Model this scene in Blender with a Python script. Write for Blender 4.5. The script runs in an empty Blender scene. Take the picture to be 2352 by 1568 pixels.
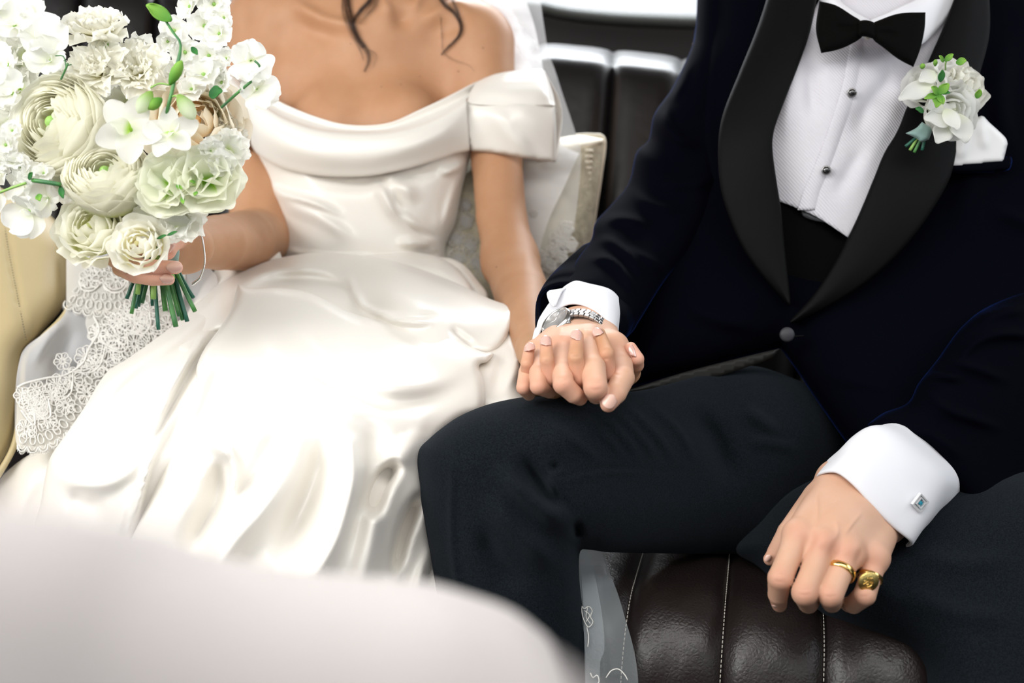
import bpy, bmesh, math, random
import numpy as np
from mathutils import Vector, Matrix
from mathutils.geometry import delaunay_2d_cdt
rng = np.random.RandomState(7); random.seed(7)
C = bpy.context.scene.collection
sc = bpy.context.scene
# ---------------------------------------------------------------- camera
F, CX, CY, TH, HC = 2287.0, 1176.0, 784.0, math.radians(14), 0.80
cam = bpy.data.cameras.new('camera'); camo = bpy.data.objects.new('camera', cam); C.objects.link(camo)
camo.location = (0, 0, HC); camo.rotation_euler = (math.pi/2-TH, 0, 0)
cam.lens = 35; cam.sensor_width = 36; cam.clip_start = .01
cam.dof.use_dof = True; cam.dof.focus_distance = 0.97; cam.dof.aperture_fstop = 3.7
sc.camera = camo
# ---------------------------------------------------------------- world and light
w = bpy.data.worlds.new('overcast_sky'); sc.world = w; w.use_nodes = True
nt = w.node_tree; bg = nt.nodes['Background']
tc = nt.nodes.new('ShaderNodeTexCoord'); nz = nt.nodes.new('ShaderNodeTexNoise'); nz.inputs['Scale'].default_value = 3.0
rp = nt.nodes.new('ShaderNodeValToRGB'); rp.color_ramp.elements[0].color = (.74, .80, .88, 1); rp.color_ramp.elements[1].color = (.97, .98, 1, 1)
rp.color_ramp.elements[0].position = .35; rp.color_ramp.elements[1].position = .55
nt.links.new(tc.outputs['Generated'], nz.inputs['Vector']); nt.links.new(nz.outputs['Fac'], rp.inputs['Fac']); nt.links.new(rp.outputs['Color'], bg.inputs['Color'])
bg.inputs['Strength'].default_value = 1.15
def area(name, loc, target, sx, sy, power, col=(1, 1, 1)):
    l = bpy.data.lights.new(name, 'AREA'); l.shape = 'RECTANGLE'; l.size = sx; l.size_y = sy; l.energy = power; l.color = col
    o = bpy.data.objects.new(name, l); C.objects.link(o); o.location = loc
    o.rotation_euler = (Vector(target)-Vector(loc)).to_track_quat('-Z', 'Y').to_euler(); return o
area('daylight_key_panel', (-.95, .35, 1.38), (.05, 1.05, .5), 1.0, .8, 22.5, (1, .985, .96))  # added key panel under the roof, standing for daylight from upper left
area('daylight_far_window', (1.2, .75, 1.2), (.3, 1.05, .6), .8, .4, 3.5, (.9, .95, 1))
area('daylight_front', (.05, .35, 1.42), (.1, 1.0, .5), 1.3, .5, 13, (1, .99, .97))
area('daylight_rear_window', (.2, 2.1, 1.40), (0, 1.3, .75), 1.4, .3, 30, (.92, .96, 1))
vs = sc.view_settings; vs.view_transform = 'Standard'; vs.look = 'None'; vs.exposure = 0.0; vs.gamma = 1; vs.use_curve_mapping = False
# ---------------------------------------------------------------- helpers
cT, sT = math.cos(TH), math.sin(TH)
def P(x, y, d):
    x = np.asarray(x, float); y = np.asarray(y, float); d = np.asarray(d, float)
    v = (CY-y)/F*d
    return np.stack([(x-CX)/F*d, d*cT+v*sT, HC-d*sT+v*cT], -1)
def PV(x, y, d): return Vector(P(x, y, d))
def pxs(d): return d/F          # metres per photograph pixel at depth d
VIEW = np.array([0, cT, -sT])
def tag(o, label=None, cat=None, group=None, kind=None):
    if label: o['label'] = label
    if cat: o['category'] = cat
    if group: o['group'] = group
    if kind: o['kind'] = kind
    return o
def empty(name, loc=(0, 0, 0), parent=None):
    o = bpy.data.objects.new(name, None); C.objects.link(o); o.location = loc; o.empty_display_size = .02
    if parent: o.parent = parent
    return o
def mk(name, verts, faces, mat, parent=None, smooth=True, attrs=None):
    """world-space geometry -> one mesh object (kept at its place also below a moved parent)"""
    me = bpy.data.meshes.new(name)
    verts = np.asarray(verts, float)
    me.from_pydata(verts.tolist(), [], [tuple(int(i) for i in f) for f in faces]); me.update()
    if smooth: me.polygons.foreach_set('use_smooth', [True]*len(me.polygons))
    if attrs:
        for k, a in attrs.items():
            at = me.attributes.new(k, 'FLOAT', 'POINT'); at.data.foreach_set('value', np.asarray(a, np.float32))
    me.materials.append(mat)
    o = bpy.data.objects.new(name, me); C.objects.link(o)
    if parent:
        o.parent = parent
        q, off = parent, Vector((0, 0, 0))
        while q: off += q.location; q = q.parent
        me.transform(Matrix.Translation(-off))
    return o
def rmv(o):
    bpy.data.objects.remove(o)
def solid(o, t, offset=-1.0):
    m = o.modifiers.new('thick', 'SOLIDIFY'); m.thickness = t; m.offset = offset; return o
# splines
def cr(pts, n, closed=False):
    """Catmull-Rom through points, arc-length resampled to n"""
    p = np.asarray(pts, float); m = len(p)
    if m == 2 and not closed:
        t = np.linspace(0, 1, n)[:, None]; return p[0]*(1-t)+p[1]*t
    out = []
    segs = m if closed else m-1
    for i in range(segs):
        if closed: a, b, c, d = p[(i-1) % m], p[i], p[(i+1) % m], p[(i+2) % m]
        else:
            b, c = p[i], p[i+1]; a = p[i-1] if i > 0 else 2*b-c; d = p[i+2] if i+2 < m else 2*c-b
        t = np.linspace(0, 1, 12, endpoint=False)[:, None]
        out.append(.5*((2*b)+(-a+c)*t+(2*a-5*b+4*c-d)*t*t+(-a+3*b-3*c+d)*t**3))
    out = np.vstack(out+([p[:1]] if closed else [p[-1:]]))
    L = np.r_[0, np.cumsum(np.linalg.norm(np.diff(out[:, :2] if out.shape[1] > 2 else out, axis=0), axis=1))]
    s = np.linspace(0, L[-1], n, endpoint=not closed)
    return np.stack([np.interp(s, L, out[:, k]) for k in range(out.shape[1])], 1)
def outline(pts, step):
    """closed outline; a point written (x, y, 1) is a sharp corner"""
    c = [i for i, q in enumerate(pts) if len(q) > 2]
    xy = [tuple(q[:2]) for q in pts]; n = len(xy)
    if not c:
        a = np.array(xy, float); L = np.linalg.norm(a-np.roll(a, 1, 0), axis=1).sum()
        return cr(xy, max(8, int(L/step)), True)
    res = []
    for k in range(len(c)):
        i, j = c[k], c[(k+1) % len(c)]
        if j <= i: j += n
        seg = [xy[q % n] for q in range(i, j+1)]
        L = sum(math.dist(seg[q], seg[q+1]) for q in range(len(seg)-1))
        res.append(cr(seg, max(2, int(L/step)+1))[:-1])
    return np.vstack(res)
def seg_dist(pts, poly, closed=True):
    """distance of points to a polyline, with parameter and signed side"""
    a = poly; b = np.roll(poly, -1, 0) if closed else poly[1:]
    if not closed: a = poly[:-1]
    best = np.full(len(pts), 1e9); par = np.zeros(len(pts)); side = np.zeros(len(pts))
    for i in range(len(a)):
        ab = b[i]-a[i]; l2 = max((ab**2).sum(), 1e-12)
        ap = pts-a[i]; t = np.clip((ap@ab)/l2, 0, 1)
        q = ap-t[:, None]*ab; d = np.hypot(q[:, 0], q[:, 1])
        m = d < best; best[m] = d[m]; par[m] = (i+t[m])/len(a)
        side[m] = np.sign(ab[0]*ap[m, 1]-ab[1]*ap[m, 0])
    return best, par, side
def inside(pts, poly):
    x, y = pts[:, 0], pts[:, 1]; r = np.zeros(len(pts), bool)
    px, py = poly[:, 0], poly[:, 1]; j = len(poly)-1
    for i in range(len(poly)):
        c = ((py[i] > y) != (py[j] > y)) & (x < (px[j]-px[i])*(y-py[i])/((py[j]-py[i])+1e-12)+px[i])
        r ^= c; j = i
    return r
def tps(ctrl, lam=0.0):
    c = np.asarray(ctrl, float); X = c[:, :2]/500.; n = len(c)
    if n == 1: return lambda x, y: np.full(np.shape(x), c[0, 2])
    if n == 2: 
        d = X[1]-X[0]; l = (d**2).sum()
        return lambda x, y: c[0, 2]+(c[1, 2]-c[0, 2])*np.clip(((np.asarray(x)/500.-X[0, 0])*d[0]+(np.asarray(y)/500.-X[0, 1])*d[1])/l, -.5, 1.5)
    def U(r2): return .5*r2*np.log(r2+1e-9)
    K = U(((X[:, None]-X[None])**2).sum(-1))+lam*np.eye(n)
    Pm = np.c_[np.ones(n), X]; A = np.block([[K, Pm], [Pm.T, np.zeros((3, 3))]])+1e-9*np.eye(n+3)
    s = np.linalg.lstsq(A, np.r_[c[:, 2], 0, 0, 0], rcond=None)[0]
    def f(x, y):
        q = np.stack([np.ravel(x), np.ravel(y)], 1)/500.
        v = U(((q[:, None]-X[None])**2).sum(-1))@s[:n]+s[n]+q@s[n+1:]
        return v.reshape(np.shape(x))
    return f
def ridges(spec):
    """spec: (points, amp_m, left_px, right_px[, kind]); + = towards the viewer. kind 'g' bell, 's' step (left side raised)"""
    items = [(cr(s[0], max(12, 6*len(s[0]))), s[1], s[2], s[3], s[4] if len(s) > 4 else 'g') for s in spec]
    def f(x, y):
        q = np.stack([np.ravel(x), np.ravel(y)], 1); r = np.zeros(len(q))
        for poly, amp, wl, wr, kind in items:
            d, t, sd = seg_dist(q, poly, False)
            w_ = np.where(sd < 0, wl, wr)
            e = np.clip(np.minimum(t, 1-t)*2.8, 0, 1); e = e*e*(3-2*e)
            e = np.where((t <= 0) | (t >= 1), 0, e)
            if kind == 'g': r += amp*e*np.exp(-(d/w_)**2)
            else: r += amp*e*np.where(sd < 0, np.exp(-(d/wl)**1.3), 0)*np.clip(d/4., 0, 1)
        return r.reshape(np.shape(x))
    return f
def amp(k, fn): return lambda spec: fn([(q[0], q[1]*k)+tuple(q[2:]) for q in spec])
def blobs(spec):
    """soft bumps (x, y, rx, ry, angle_deg, amp)"""
    def f(x, y):
        r = np.zeros(np.shape(x))
        for bx_, by_, rx, ry, an, am in spec:
            c, s = math.cos(math.radians(an)), math.sin(math.radians(an))
            u = ((x-bx_)*c+(y-by_)*s)/rx; v = (-(x-bx_)*s+(y-by_)*c)/ry
            r = r+am*np.exp(-(u*u+v*v))
        return r
    return f
def addf(*fs): return lambda x, y: sum(f(x, y) for f in fs)
def wob(amp, lam, seed=0, n=7, ang=None):
    """smooth random undulation from a few sines"""
    r = np.random.RandomState(seed); A = r.uniform(0, 2*math.pi, n) if ang is None else np.radians(ang+r.uniform(-25, 25, n))
    L = lam*r.uniform(.6, 1.7, n); ph = r.uniform(0, 6.28, n)
    return lambda x, y: amp*sum(np.sin(2*math.pi*(x*math.cos(a)+y*math.sin(a))/l+p) for a, l, p in zip(A, L, ph))/math.sqrt(n)
def cdt(poly, step, insets=()):
    lo, hi = poly.min(0), poly.max(0)
    gx = np.arange(lo[0], hi[0]+step, step); gy = np.arange(lo[1], hi[1]+step*.866, step*.866)
    X, Y = np.meshgrid(gx, gy); X = X+(np.arange(len(gy)) % 2)[:, None]*step*.5
    g = np.stack([X.ravel(), Y.ravel()], 1); g = g[inside(g, poly)]
    d = seg_dist(g, poly)[0]
    keep = step*.6 if not insets else max(step*.5, max(insets)+step*.45)
    g = g[d > keep]
    extra = []
    if insets:
        nx = np.roll(poly, -1, 0)-np.roll(poly, 1, 0); nrm = np.stack([-nx[:, 1], nx[:, 0]], 1); nrm /= np.linalg.norm(nrm, axis=1)[:, None]+1e-9
        t = poly+nrm*1.0
        if inside(t, poly).mean() < .5: nrm = -nrm
        for r in insets:
            q = poly+nrm*r; dd = seg_dist(q, poly)[0]; q = q[(dd > r*.93) & inside(q, poly)]; extra.append(q)
    pts = np.vstack([poly]+extra+[g]); n = len(poly)
    v, e, f, *_ = delaunay_2d_cdt([Vector(p) for p in pts], [(i, (i+1) % n) for i in range(n)], [], 1, 1e-4)
    return np.array([tuple(q) for q in v]), [tuple(t) for t in f]
def sheet(name, pts, depth, mat, parent=None, folds=None, step=7, thick=.0012, edge=0, edge_r=8, attrs=None, ostep=None):
    """one layer of cloth: outline at its own depth, folds towards the viewer, rolled edge, real thickness"""
    poly = outline(pts, ostep or step*.8); v, f = cdt(poly, step)
    fd = depth if callable(depth) else tps(depth)
    d = fd(v[:, 0], v[:, 1])
    if folds: d = d-folds(v[:, 0], v[:, 1])
    if edge:
        t = np.clip(seg_dist(v, poly)[0]/edge_r, 0, 1); d = d+edge*(1-np.sqrt(1-(1-t)**2))
    o = mk(name, P(v[:, 0], v[:, 1], d), f, mat, parent, attrs=attrs and {k: a(v[:, 0], v[:, 1]) for k, a in attrs.items()})
    if thick: solid(o, thick, 0)
    return o
def inflate(name, pts, depth, mat, parent=None, R=60, front=.05, back=.05, folds=None, step=8, pw=.5, ostep=None, attrs=None):
    """closed rounded body with a given outline; R = rounding width in pixels"""
    poly = outline(pts, ostep or step*.8); v, f = cdt(poly, step, insets=[r for r in (1.0, 3.5, 8.0) if r < step*1.6])
    fd = depth if callable(depth) else tps(depth); d = fd(v[:, 0], v[:, 1])
    dist = seg_dist(v, poly)[0]; t = np.clip(dist/R, 0, 1); pr = (1-(1-t)**2)**pw
    fr = folds(v[:, 0], v[:, 1])*np.clip(t*4, 0, 1) if folds else 0
    A = P(v[:, 0], v[:, 1], d-front*pr-fr)
    B = P(v[:, 0], v[:, 1], d+back*pr)
    on = dist < 1e-3; idx = np.full(len(v), -1); n = len(v); k = 0; Bv = []
    for i in range(n):
        if on[i]: idx[i] = i
        else: idx[i] = n+k; Bv.append(B[i]); k += 1
    fb = [tuple(int(idx[i]) for i in reversed(t_)) for t_ in f]
    V = np.vstack([A, np.array(Bv)]); at = None
    if attrs:
        at = {}
        for kk, a in attrs.items(): q = a(v[:, 0], v[:, 1]); at[kk] = np.r_[q, q[~on]]
    return mk(name, V, list(f)+fb, mat, parent, attrs=at)
def loft(name, curves, mat, parent=None, nu=60, nv=24, closed=False, disp=None, thick=.001, world=False, offset=0):
    """surface through px-depth curves (each resampled to nu), Catmull-Rom across"""
    R_ = np.array([cr(c, nu, closed) for c in curves])
    S = []
    for k in range(nu): S.append(cr_u(R_[:, k], nv))
    S = np.array(S)               # nu, nv, 3
    if disp is not None:
        U, V = np.meshgrid(np.linspace(0, 1, nu), np.linspace(0, 1, nv), indexing='ij'); S[..., 2] -= disp(U, V)
    W = S.reshape(-1, 3) if world else P(S[..., 0], S[..., 1], S[..., 2]).reshape(-1, 3)
    fs = []
    for i in range(nu if closed else nu-1):
        for j in range(nv-1):
            a = i*nv+j; b = ((i+1) % nu)*nv+j; fs.append((a, b, b+1, a+1))
    o = mk(name, W, fs, mat, parent)
    if thick: solid(o, thick, offset)
    return o
def cr_u(p, n):
    """Catmull-Rom uniform in parameter"""
    m = len(p)
    if m == 2:
        t = np.linspace(0, 1, n)[:, None]; return p[0]*(1-t)+p[1]*t
    q = np.vstack([2*p[0]-p[1], p, 2*p[-1]-p[-2]]); s = np.linspace(0, m-1-1e-9, n); i = s.astype(int); t = (s-i)[:, None]
    a, b, c, d = q[i], q[i+1], q[i+2], q[i+3]
    return .5*((2*b)+(-a+c)*t+(2*a-5*b+4*c-d)*t*t+(-a+3*b-3*c+d)*t**3)
def tube_geo(path, rad, seg=8, cap=True):
    path = np.asarray(path, float); n = len(path); rad = np.broadcast_to(rad, (n,))
    T = np.gradient(path, axis=0); T /= np.linalg.norm(T, axis=1)[:, None]+1e-12
    up = np.array([.3, .2, 1.]); 
    if abs(T[0]@up)/np.linalg.norm(up) > .95: up = np.array([1., 0, 0])
    N = np.cross(T[0], up); N /= np.linalg.norm(N); vs_, fs = [], []
    for i in range(n):
        N = N-T[i]*(N@T[i]); N /= np.linalg.norm(N)+1e-12; B = np.cross(T[i], N)
        a = np.linspace(0, 2*math.pi, seg, endpoint=False)
        vs_.append(path[i]+rad[i]*(np.cos(a)[:, None]*N+np.sin(a)[:, None]*B))
    for i in range(n-1):
        for j in range(seg):
            k = (j+1) % seg; fs.append((i*seg+j, i*seg+k, (i+1)*seg+k, (i+1)*seg+j))
    if cap: fs.append(tuple(range(seg-1, -1, -1))); fs.append(tuple((n-1)*seg+j for j in range(seg)))
    return np.vstack(vs_), fs
class Geo:
    def __init__(s): s.v = []; s.f = []; s.n = 0
    def add(s, v, f):
        s.v.append(np.asarray(v, float)); s.f += [tuple(i+s.n for i in q) for q in f]; s.n += len(v); return s
    def tube(s, path, rad, seg=8): return s.add(*tube_geo(path, rad, seg))
    def build(s, name, mat, parent=None, smooth=True): return mk(name, np.vstack(s.v), s.f, mat, parent, smooth)
def lathe_geo(prof, seg, M):
    """prof (r, h) around local z, M 4x4"""
    v, f = [], []; n = len(prof)
    for r, h in prof:
        for j in range(seg):
            a = 2*math.pi*j/seg; v.append(tuple(M@Vector((r*math.cos(a), r*math.sin(a), h))))
    for i in range(n-1):
        for j in range(seg):
            k = (j+1) % seg; f.append((i*seg+j, i*seg+k, (i+1)*seg+k, (i+1)*seg+j))
    f.append(tuple(range(seg-1, -1, -1))); f.append(tuple((n-1)*seg+j for j in range(seg)))
    return np.array(v), f
def frame(loc, zdir, xdir=(1, 0, 0)):
    z = Vector(zdir).normalized(); x = Vector(xdir); x = (x-z*x.dot(z)).normalized(); y = z.cross(x)
    M = Matrix((x, y, z)).transposed().to_4x4(); M.translation = Vector(loc); return M
# ---------------------------------------------------------------- signed-distance bodies
def smin(a, b, k):
    h = np.maximum(k-np.abs(a-b), 0)/k; return np.minimum(a, b)-h*h*k*.25
class Field:
    def __init__(s, lo, hi, h):
        s.lo = np.array(lo, float); s.h = h; s.n = np.ceil((np.array(hi)-s.lo)/h).astype(int)+1
        s.a = np.full(s.n, .05, np.float32)
    def box(s, pts, m):
        lo = np.maximum(np.floor((np.min(pts, 0)-m-s.lo)/s.h).astype(int), 0); hi = np.minimum(np.ceil((np.max(pts, 0)+m-s.lo)/s.h).astype(int)+1, s.n)
        hi = np.maximum(hi, lo+1); sl = tuple(slice(l, u) for l, u in zip(lo, hi))
        g = np.meshgrid(*[s.lo[i]+s.h*np.arange(lo[i], hi[i]) for i in range(3)], indexing='ij')
        return sl, np.stack(g, -1).astype(np.float32)
    @staticmethod
    def chain_d(X, pts, rad):
        best = np.full(X.shape[:-1], 9., np.float32)
        for i in range(len(pts)-1):
            a, b = np.array(pts[i], np.float32), np.array(pts[i+1], np.float32); ab = b-a; l2 = max(float(ab@ab), 1e-10)
            t = np.clip(((X-a)@ab)/l2, 0, 1); d = np.linalg.norm(X-a-t[..., None]*ab, axis=-1)-(rad[i]+(rad[i+1]-rad[i])*t)
            best = np.minimum(best, d) if i == 0 else smin(best, d, .12*min(rad[i], rad[i+1]))
        return best
    def chain(s, pts, rad, k=.01, kbase=None, base_s=.012, squash=None):
        rad = list(np.broadcast_to(rad, (len(pts),))); kk = max(k, kbase or 0)
        sl, X = s.box(pts, max(rad)+kk+3*s.h)
        d = s.chain_d(X, pts, rad)
        if kbase:
            r = np.linalg.norm(X-np.array(pts[0], np.float32), axis=-1); kv = k+(kbase-k)*np.exp(-(r/base_s)**2)
        else: kv = k
        s.a[sl] = smin(s.a[sl], d, kv); return s
    def ell(s, c, axes, r, k=.01, sub=False):
        """ellipsoid; axes 3x3 rows, r radii"""
        c = np.array(c, float); A = np.array(axes, float); r = np.array(r, float)
        sl, X = s.box([c-r.max(), c+r.max()], k+3*s.h)
        q = ((X-c)@A.T)/r; l = np.linalg.norm(q, axis=-1); l2 = np.linalg.norm(q/r, axis=-1)+1e-9
        d = (l*(l-1)/l2).astype(np.float32)
        s.a[sl] = smin(s.a[sl], d, k) if not sub else -smin(-s.a[sl], d, k); return s
    def mesh(s):
        a = s.a; n = np.array(a.shape)-1
        neg = a < 0
        c8 = sum(neg[i:n[0]+i, j:n[1]+j, k:n[2]+k].astype(np.uint8) for i in (0, 1) for j in (0, 1) for k in (0, 1))
        act = np.argwhere((c8 > 0) & (c8 < 8)); idm = np.full(n, -1, np.int64); idm[tuple(act.T)] = np.arange(len(act))
        acc = np.zeros((len(act), 3)); cnt = np.zeros(len(act))
        corners = [(i, j, k) for i in (0, 1) for j in (0, 1) for k in (0, 1)]
        val = {c: a[act[:, 0]+c[0], act[:, 1]+c[1], act[:, 2]+c[2]] for c in corners}
        for c in corners:
            for ax in range(3):
                if c[ax] == 0:
                    e = list(c); e[ax] = 1; e = tuple(e); va, vb = val[c], val[e]; m = (va < 0) != (vb < 0)
                    t = np.where(m, va/(va-vb+1e-12), 0); p = np.tile(np.array(c, float), (len(act), 1)); p[:, ax] += t
                    acc[m] += p[m]; cnt[m] += 1
        V = s.lo+s.h*(act+acc/cnt[:, None])
        fs = []
        for ax in range(3):
            sl0 = [slice(None)]*3; sl1 = [slice(None)]*3; sl0[ax] = slice(0, -1); sl1[ax] = slice(1, None)
            A, B = neg[tuple(sl0)], neg[tuple(sl1)]; e = np.argwhere(A != B); o1, o2 = [(1, 2), (2, 0), (0, 1)][ax]
            e = e[(e[:, o1] > 0) & (e[:, o2] > 0) & (e[:, o1] < n[o1]) & (e[:, o2] < n[o2])]
            flip = A[tuple(e.T)]
            q = []
            for d1, d2 in ((0, 0), (1, 0), (1, 1), (0, 1)):
                w_ = e.copy(); w_[:, o1] -= d1; w_[:, o2] -= d2; q.append(idm[tuple(w_.T)])
            q = np.stack(q, 1); q[~flip] = q[~flip][:, ::-1]; fs.append(q)
        return V, np.vstack(fs)
def join_geo(parts):
    V, Fs, o = [], [], 0
    for v, f in parts: V.append(v); Fs.append(np.asarray(f)+o); o += len(v)
    return np.vstack(V), np.vstack(Fs)
# ---------------------------------------------------------------- materials
def mat(name, col, rough=.5, spec=.5, metal=0, sheen=0, sheen_col=None, sheen_r=.3, sss=0, coat=0, coat_r=.1, alpha=1, bump=None, var=None, trans=0, extra=None, sss_col=None):
    """bump: list of (kind, scale, strength, dist); var: (scale, colour2, amount)"""
    m = bpy.data.materials.new(name); m.use_nodes = True; n = m.node_tree.nodes; L = m.node_tree.links
    b = n['Principled BSDF']; b.inputs['Base Color'].default_value = (*col, 1); b.inputs['Roughness'].default_value = rough
    b.inputs['Specular IOR Level'].default_value = spec; b.inputs['Metallic'].default_value = metal
    if sheen:
        b.inputs['Sheen Weight'].default_value = sheen; b.inputs['Sheen Tint'].default_value = (*(sheen_col or (1, 1, 1)), 1); b.inputs['Sheen Roughness'].default_value = sheen_r
    if sss:
        b.inputs['Subsurface Weight'].default_value = sss; b.inputs['Subsurface Radius'].default_value = sss_col or (1, .35, .2); b.inputs['Subsurface Scale'].default_value = .004
    if coat: b.inputs['Coat Weight'].default_value = coat; b.inputs['Coat Roughness'].default_value = coat_r
    if trans: b.inputs['Transmission Weight'].default_value = trans
    b.inputs['Alpha'].default_value = alpha
    t = n.new('ShaderNodeTexCoord')
    if var:
        z = n.new('ShaderNodeTexNoise'); z.inputs['Scale'].default_value = var[0]; z.inputs['Detail'].default_value = 4
        mx = n.new('ShaderNodeMix'); mx.data_type = 'RGBA'; mx.inputs['A'].default_value = (*col, 1); mx.inputs['B'].default_value = (*var[1], 1)
        r = n.new('ShaderNodeMapRange'); r.inputs['From Min'].default_value = .35; r.inputs['From Max'].default_value = .65; r.inputs['To Max'].default_value = var[2]
        L.new(t.outputs['Object'], z.inputs['Vector']); L.new(z.outputs['Fac'], r.inputs['Value']); L.new(r.outputs['Result'], mx.inputs['Factor']); L.new(mx.outputs['Result'], b.inputs['Base Color'])
    prev = None
    for kind, scale, st, dist in (bump or []):
        if kind == 'noise': z = n.new('ShaderNodeTexNoise'); z.inputs['Detail'].default_value = 6; out = z.outputs['Fac']
        elif kind == 'voronoi': z = n.new('ShaderNodeTexVoronoi'); z.feature = 'DISTANCE_TO_EDGE'; out = z.outputs['Distance']
        else: z = n.new('ShaderNodeTexWave'); z.bands_direction = 'DIAGONAL'; out = z.outputs['Fac']
        z.inputs['Scale'].default_value = scale; L.new(t.outputs['Object'], z.inputs['Vector'])
        bp = n.new('ShaderNodeBump'); bp.inputs['Strength'].default_value = st; bp.inputs['Distance'].default_value = dist
        L.new(out, bp.inputs['Height'])
        if prev: L.new(prev.outputs['Normal'], bp.inputs['Normal'])
        prev = bp
    if prev: L.new(prev.outputs['Normal'], b.inputs['Normal'])
    if extra: extra(m, n, L, b, t)
    return m
def attr_mix(attr, col2, rng_=(0, 1)):
    def f(m, n, L, b, t):
        a = n.new('ShaderNodeAttribute'); a.attribute_name = attr
        mx = n.new('ShaderNodeMix'); mx.data_type = 'RGBA'; r = n.new('ShaderNodeMapRange'); r.inputs['From Min'].default_value = rng_[0]; r.inputs['From Max'].default_value = rng_[1]
        if b.inputs['Base Color'].links: L.new(b.inputs['Base Color'].links[0].from_socket, mx.inputs['A'])
        else: mx.inputs['A'].default_value = b.inputs['Base Color'].default_value
        mx.inputs['B'].default_value = (*col2, 1)
        L.new(a.outputs['Fac'], r.inputs['Value']); L.new(r.outputs['Result'], mx.inputs['Factor']); L.new(mx.outputs['Result'], b.inputs['Base Color'])
    return f
def sheer(name, col, opacity, rough=.6, weave=None):
    """thin net: part of the light passes straight through"""
    m = bpy.data.materials.new(name); m.use_nodes = True; n = m.node_tree.nodes; L = m.node_tree.links
    n.remove(n['Principled BSDF']); out = n['Material Output']
    d = n.new('ShaderNodeBsdfDiffuse'); d.inputs['Color'].default_value = (*col, 1)
    tl = n.new('ShaderNodeBsdfTranslucent'); tl.inputs['Color'].default_value = (*col, 1)
    a = n.new('ShaderNodeMixShader'); a.inputs[0].default_value = .4; L.new(d.outputs[0], a.inputs[1]); L.new(tl.outputs[0], a.inputs[2])
    tr = n.new('ShaderNodeBsdfTransparent'); mx = n.new('ShaderNodeMixShader')
    lw = n.new('ShaderNodeLayerWeight'); lw.inputs['Blend'].default_value = .35
    r = n.new('ShaderNodeMapRange'); r.inputs['To Min'].default_value = opacity; r.inputs['To Max'].default_value = min(1, opacity*2.4)
    L.new(lw.outputs['Facing'], r.inputs['Value']); L.new(r.outputs['Result'], mx.inputs[0]); L.new(tr.outputs[0], mx.inputs[1]); L.new(a.outputs[0], mx.inputs[2]); L.new(mx.outputs[0], out.inputs[0])
    return m
M = {}
M['leather_dark'] = mat('dark_leather', (.008, .007, .007), .36, .4, bump=[('noise', 60, .15, .003), ('voronoi', 320, .25, .0008), ('noise', 700, .25, .0005)])
M['leather_seat'] = mat('brown_black_leather', (.016, .011, .010), .36, .5, bump=[('noise', 30, .25, .005), ('voronoi', 240, .35, .0011), ('noise', 900, .3, .0005)])
M['leather_cream'] = mat('cream_leather', (.60, .49, .27), .42, .4, bump=[('noise', 500, .12, .0006)], var=(4, (.66, .54, .31), .6))
M['headliner'] = mat('grey_headliner', (.25, .24, .22), .95, .1)
M['thread'] = mat('stitching_thread', (.55, .52, .46), .7)
M['thread_dark'] = mat('dark_stitching', (.10, .095, .09), .7)
M['trim_black'] = mat('black_trim', (.008, .008, .008), .5)
M['rubber'] = mat('grey_rubber_seal', (.05, .055, .05), .6)
M['carpet'] = mat('dark_carpet', (.02, .018, .016), .95, .1, bump=[('noise', 400, .8, .003)])
M['brocade'] = mat('cream_brocade', (.62, .57, .43), .7, .3, var=(45, (.36, .33, .24), .8), bump=[('noise', 160, .7, .004), ('voronoi', 300, .5, .002)])
M['cream_cloth'] = mat('cream_piping', (.80, .74, .60), .6)
M['satin'] = mat('ivory_satin', (.83, .795, .735), .30, .48, sheen=.25, sheen_col=(1, .98, .95), sheen_r=.4, bump=[('noise', 1200, .06, .0003)])
M['satin_dull'] = mat('ivory_satin_lining', (.80, .76, .69), .45, .4, sheen=.2)
M['tulle'] = sheer('white_tulle', (.95, .95, .96), .34)
M['tulle_dense'] = sheer('gathered_tulle', (.95, .95, .96), .62)
M['tulle_blue'] = sheer('fine_tulle', (.80, .87, .90), .26)
M['lace'] = mat('lace_thread', (.84, .82, .77), .7, .3, bump=[('noise', 900, .5, .001)])
M['lace_fill'] = sheer('lace_ground', (.88, .86, .80), .80)
M['lace_soft'] = sheer('soft_lace', (.88, .87, .84), .5)
SK = [('noise', 700, .10, .0004)]
def skin(name, col, col2, flush):
    return mat(name, col, .54, .36, sss=.18, var=(28, col2, .55), bump=[('noise', 420, .12, .0005), ('noise', 1500, .12, .0002)], extra=attr_mix('flush', flush))
M['skin_bride'] = skin('warm_tan_skin', (.53, .285, .158), (.47, .235, .12), (.78, .42, .32))
M['skin_groom'] = skin('fair_hand_skin', (.655, .40, .28), (.60, .34, .22), (.64, .26, .18))
M['nail'] = mat('glossy_pink_nail', (.74, .45, .38), .12, .6, coat=.8, coat_r=.05)
M['nail_plain'] = mat('natural_nail', (.74, .47, .38), .28, .5, coat=.2)
M['hair'] = mat('dark_brown_hair', (.055, .028, .018), .38, .5)
M['velvet'] = mat('navy_velvet', (.0006, .0009, .0030), .9, .04, sheen=.20, sheen_col=(.05, .18, .95), sheen_r=.16, bump=[('noise', 900, .2, .0006)])
M['lapel'] = mat('black_grosgrain', (.0028, .0028, .0030), .6, .08, bump=[('noise', 1600, .25, .0004)])
M['bow'] = mat('black_barathea', (.0015, .0015, .0013), .85, .06)
M['vest'] = mat('black_waistcoat', (.0015, .0015, .0015), .9, .06)
M['wool'] = mat('charcoal_wool', (.0035, .0048, .0064), .95, .07, sheen=.06, sheen_col=(.45, .55, .66), sheen_r=.5, bump=[('noise', 1500, .6, .0007)], var=(900, (.011, .0145, .0185), .9))
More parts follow.
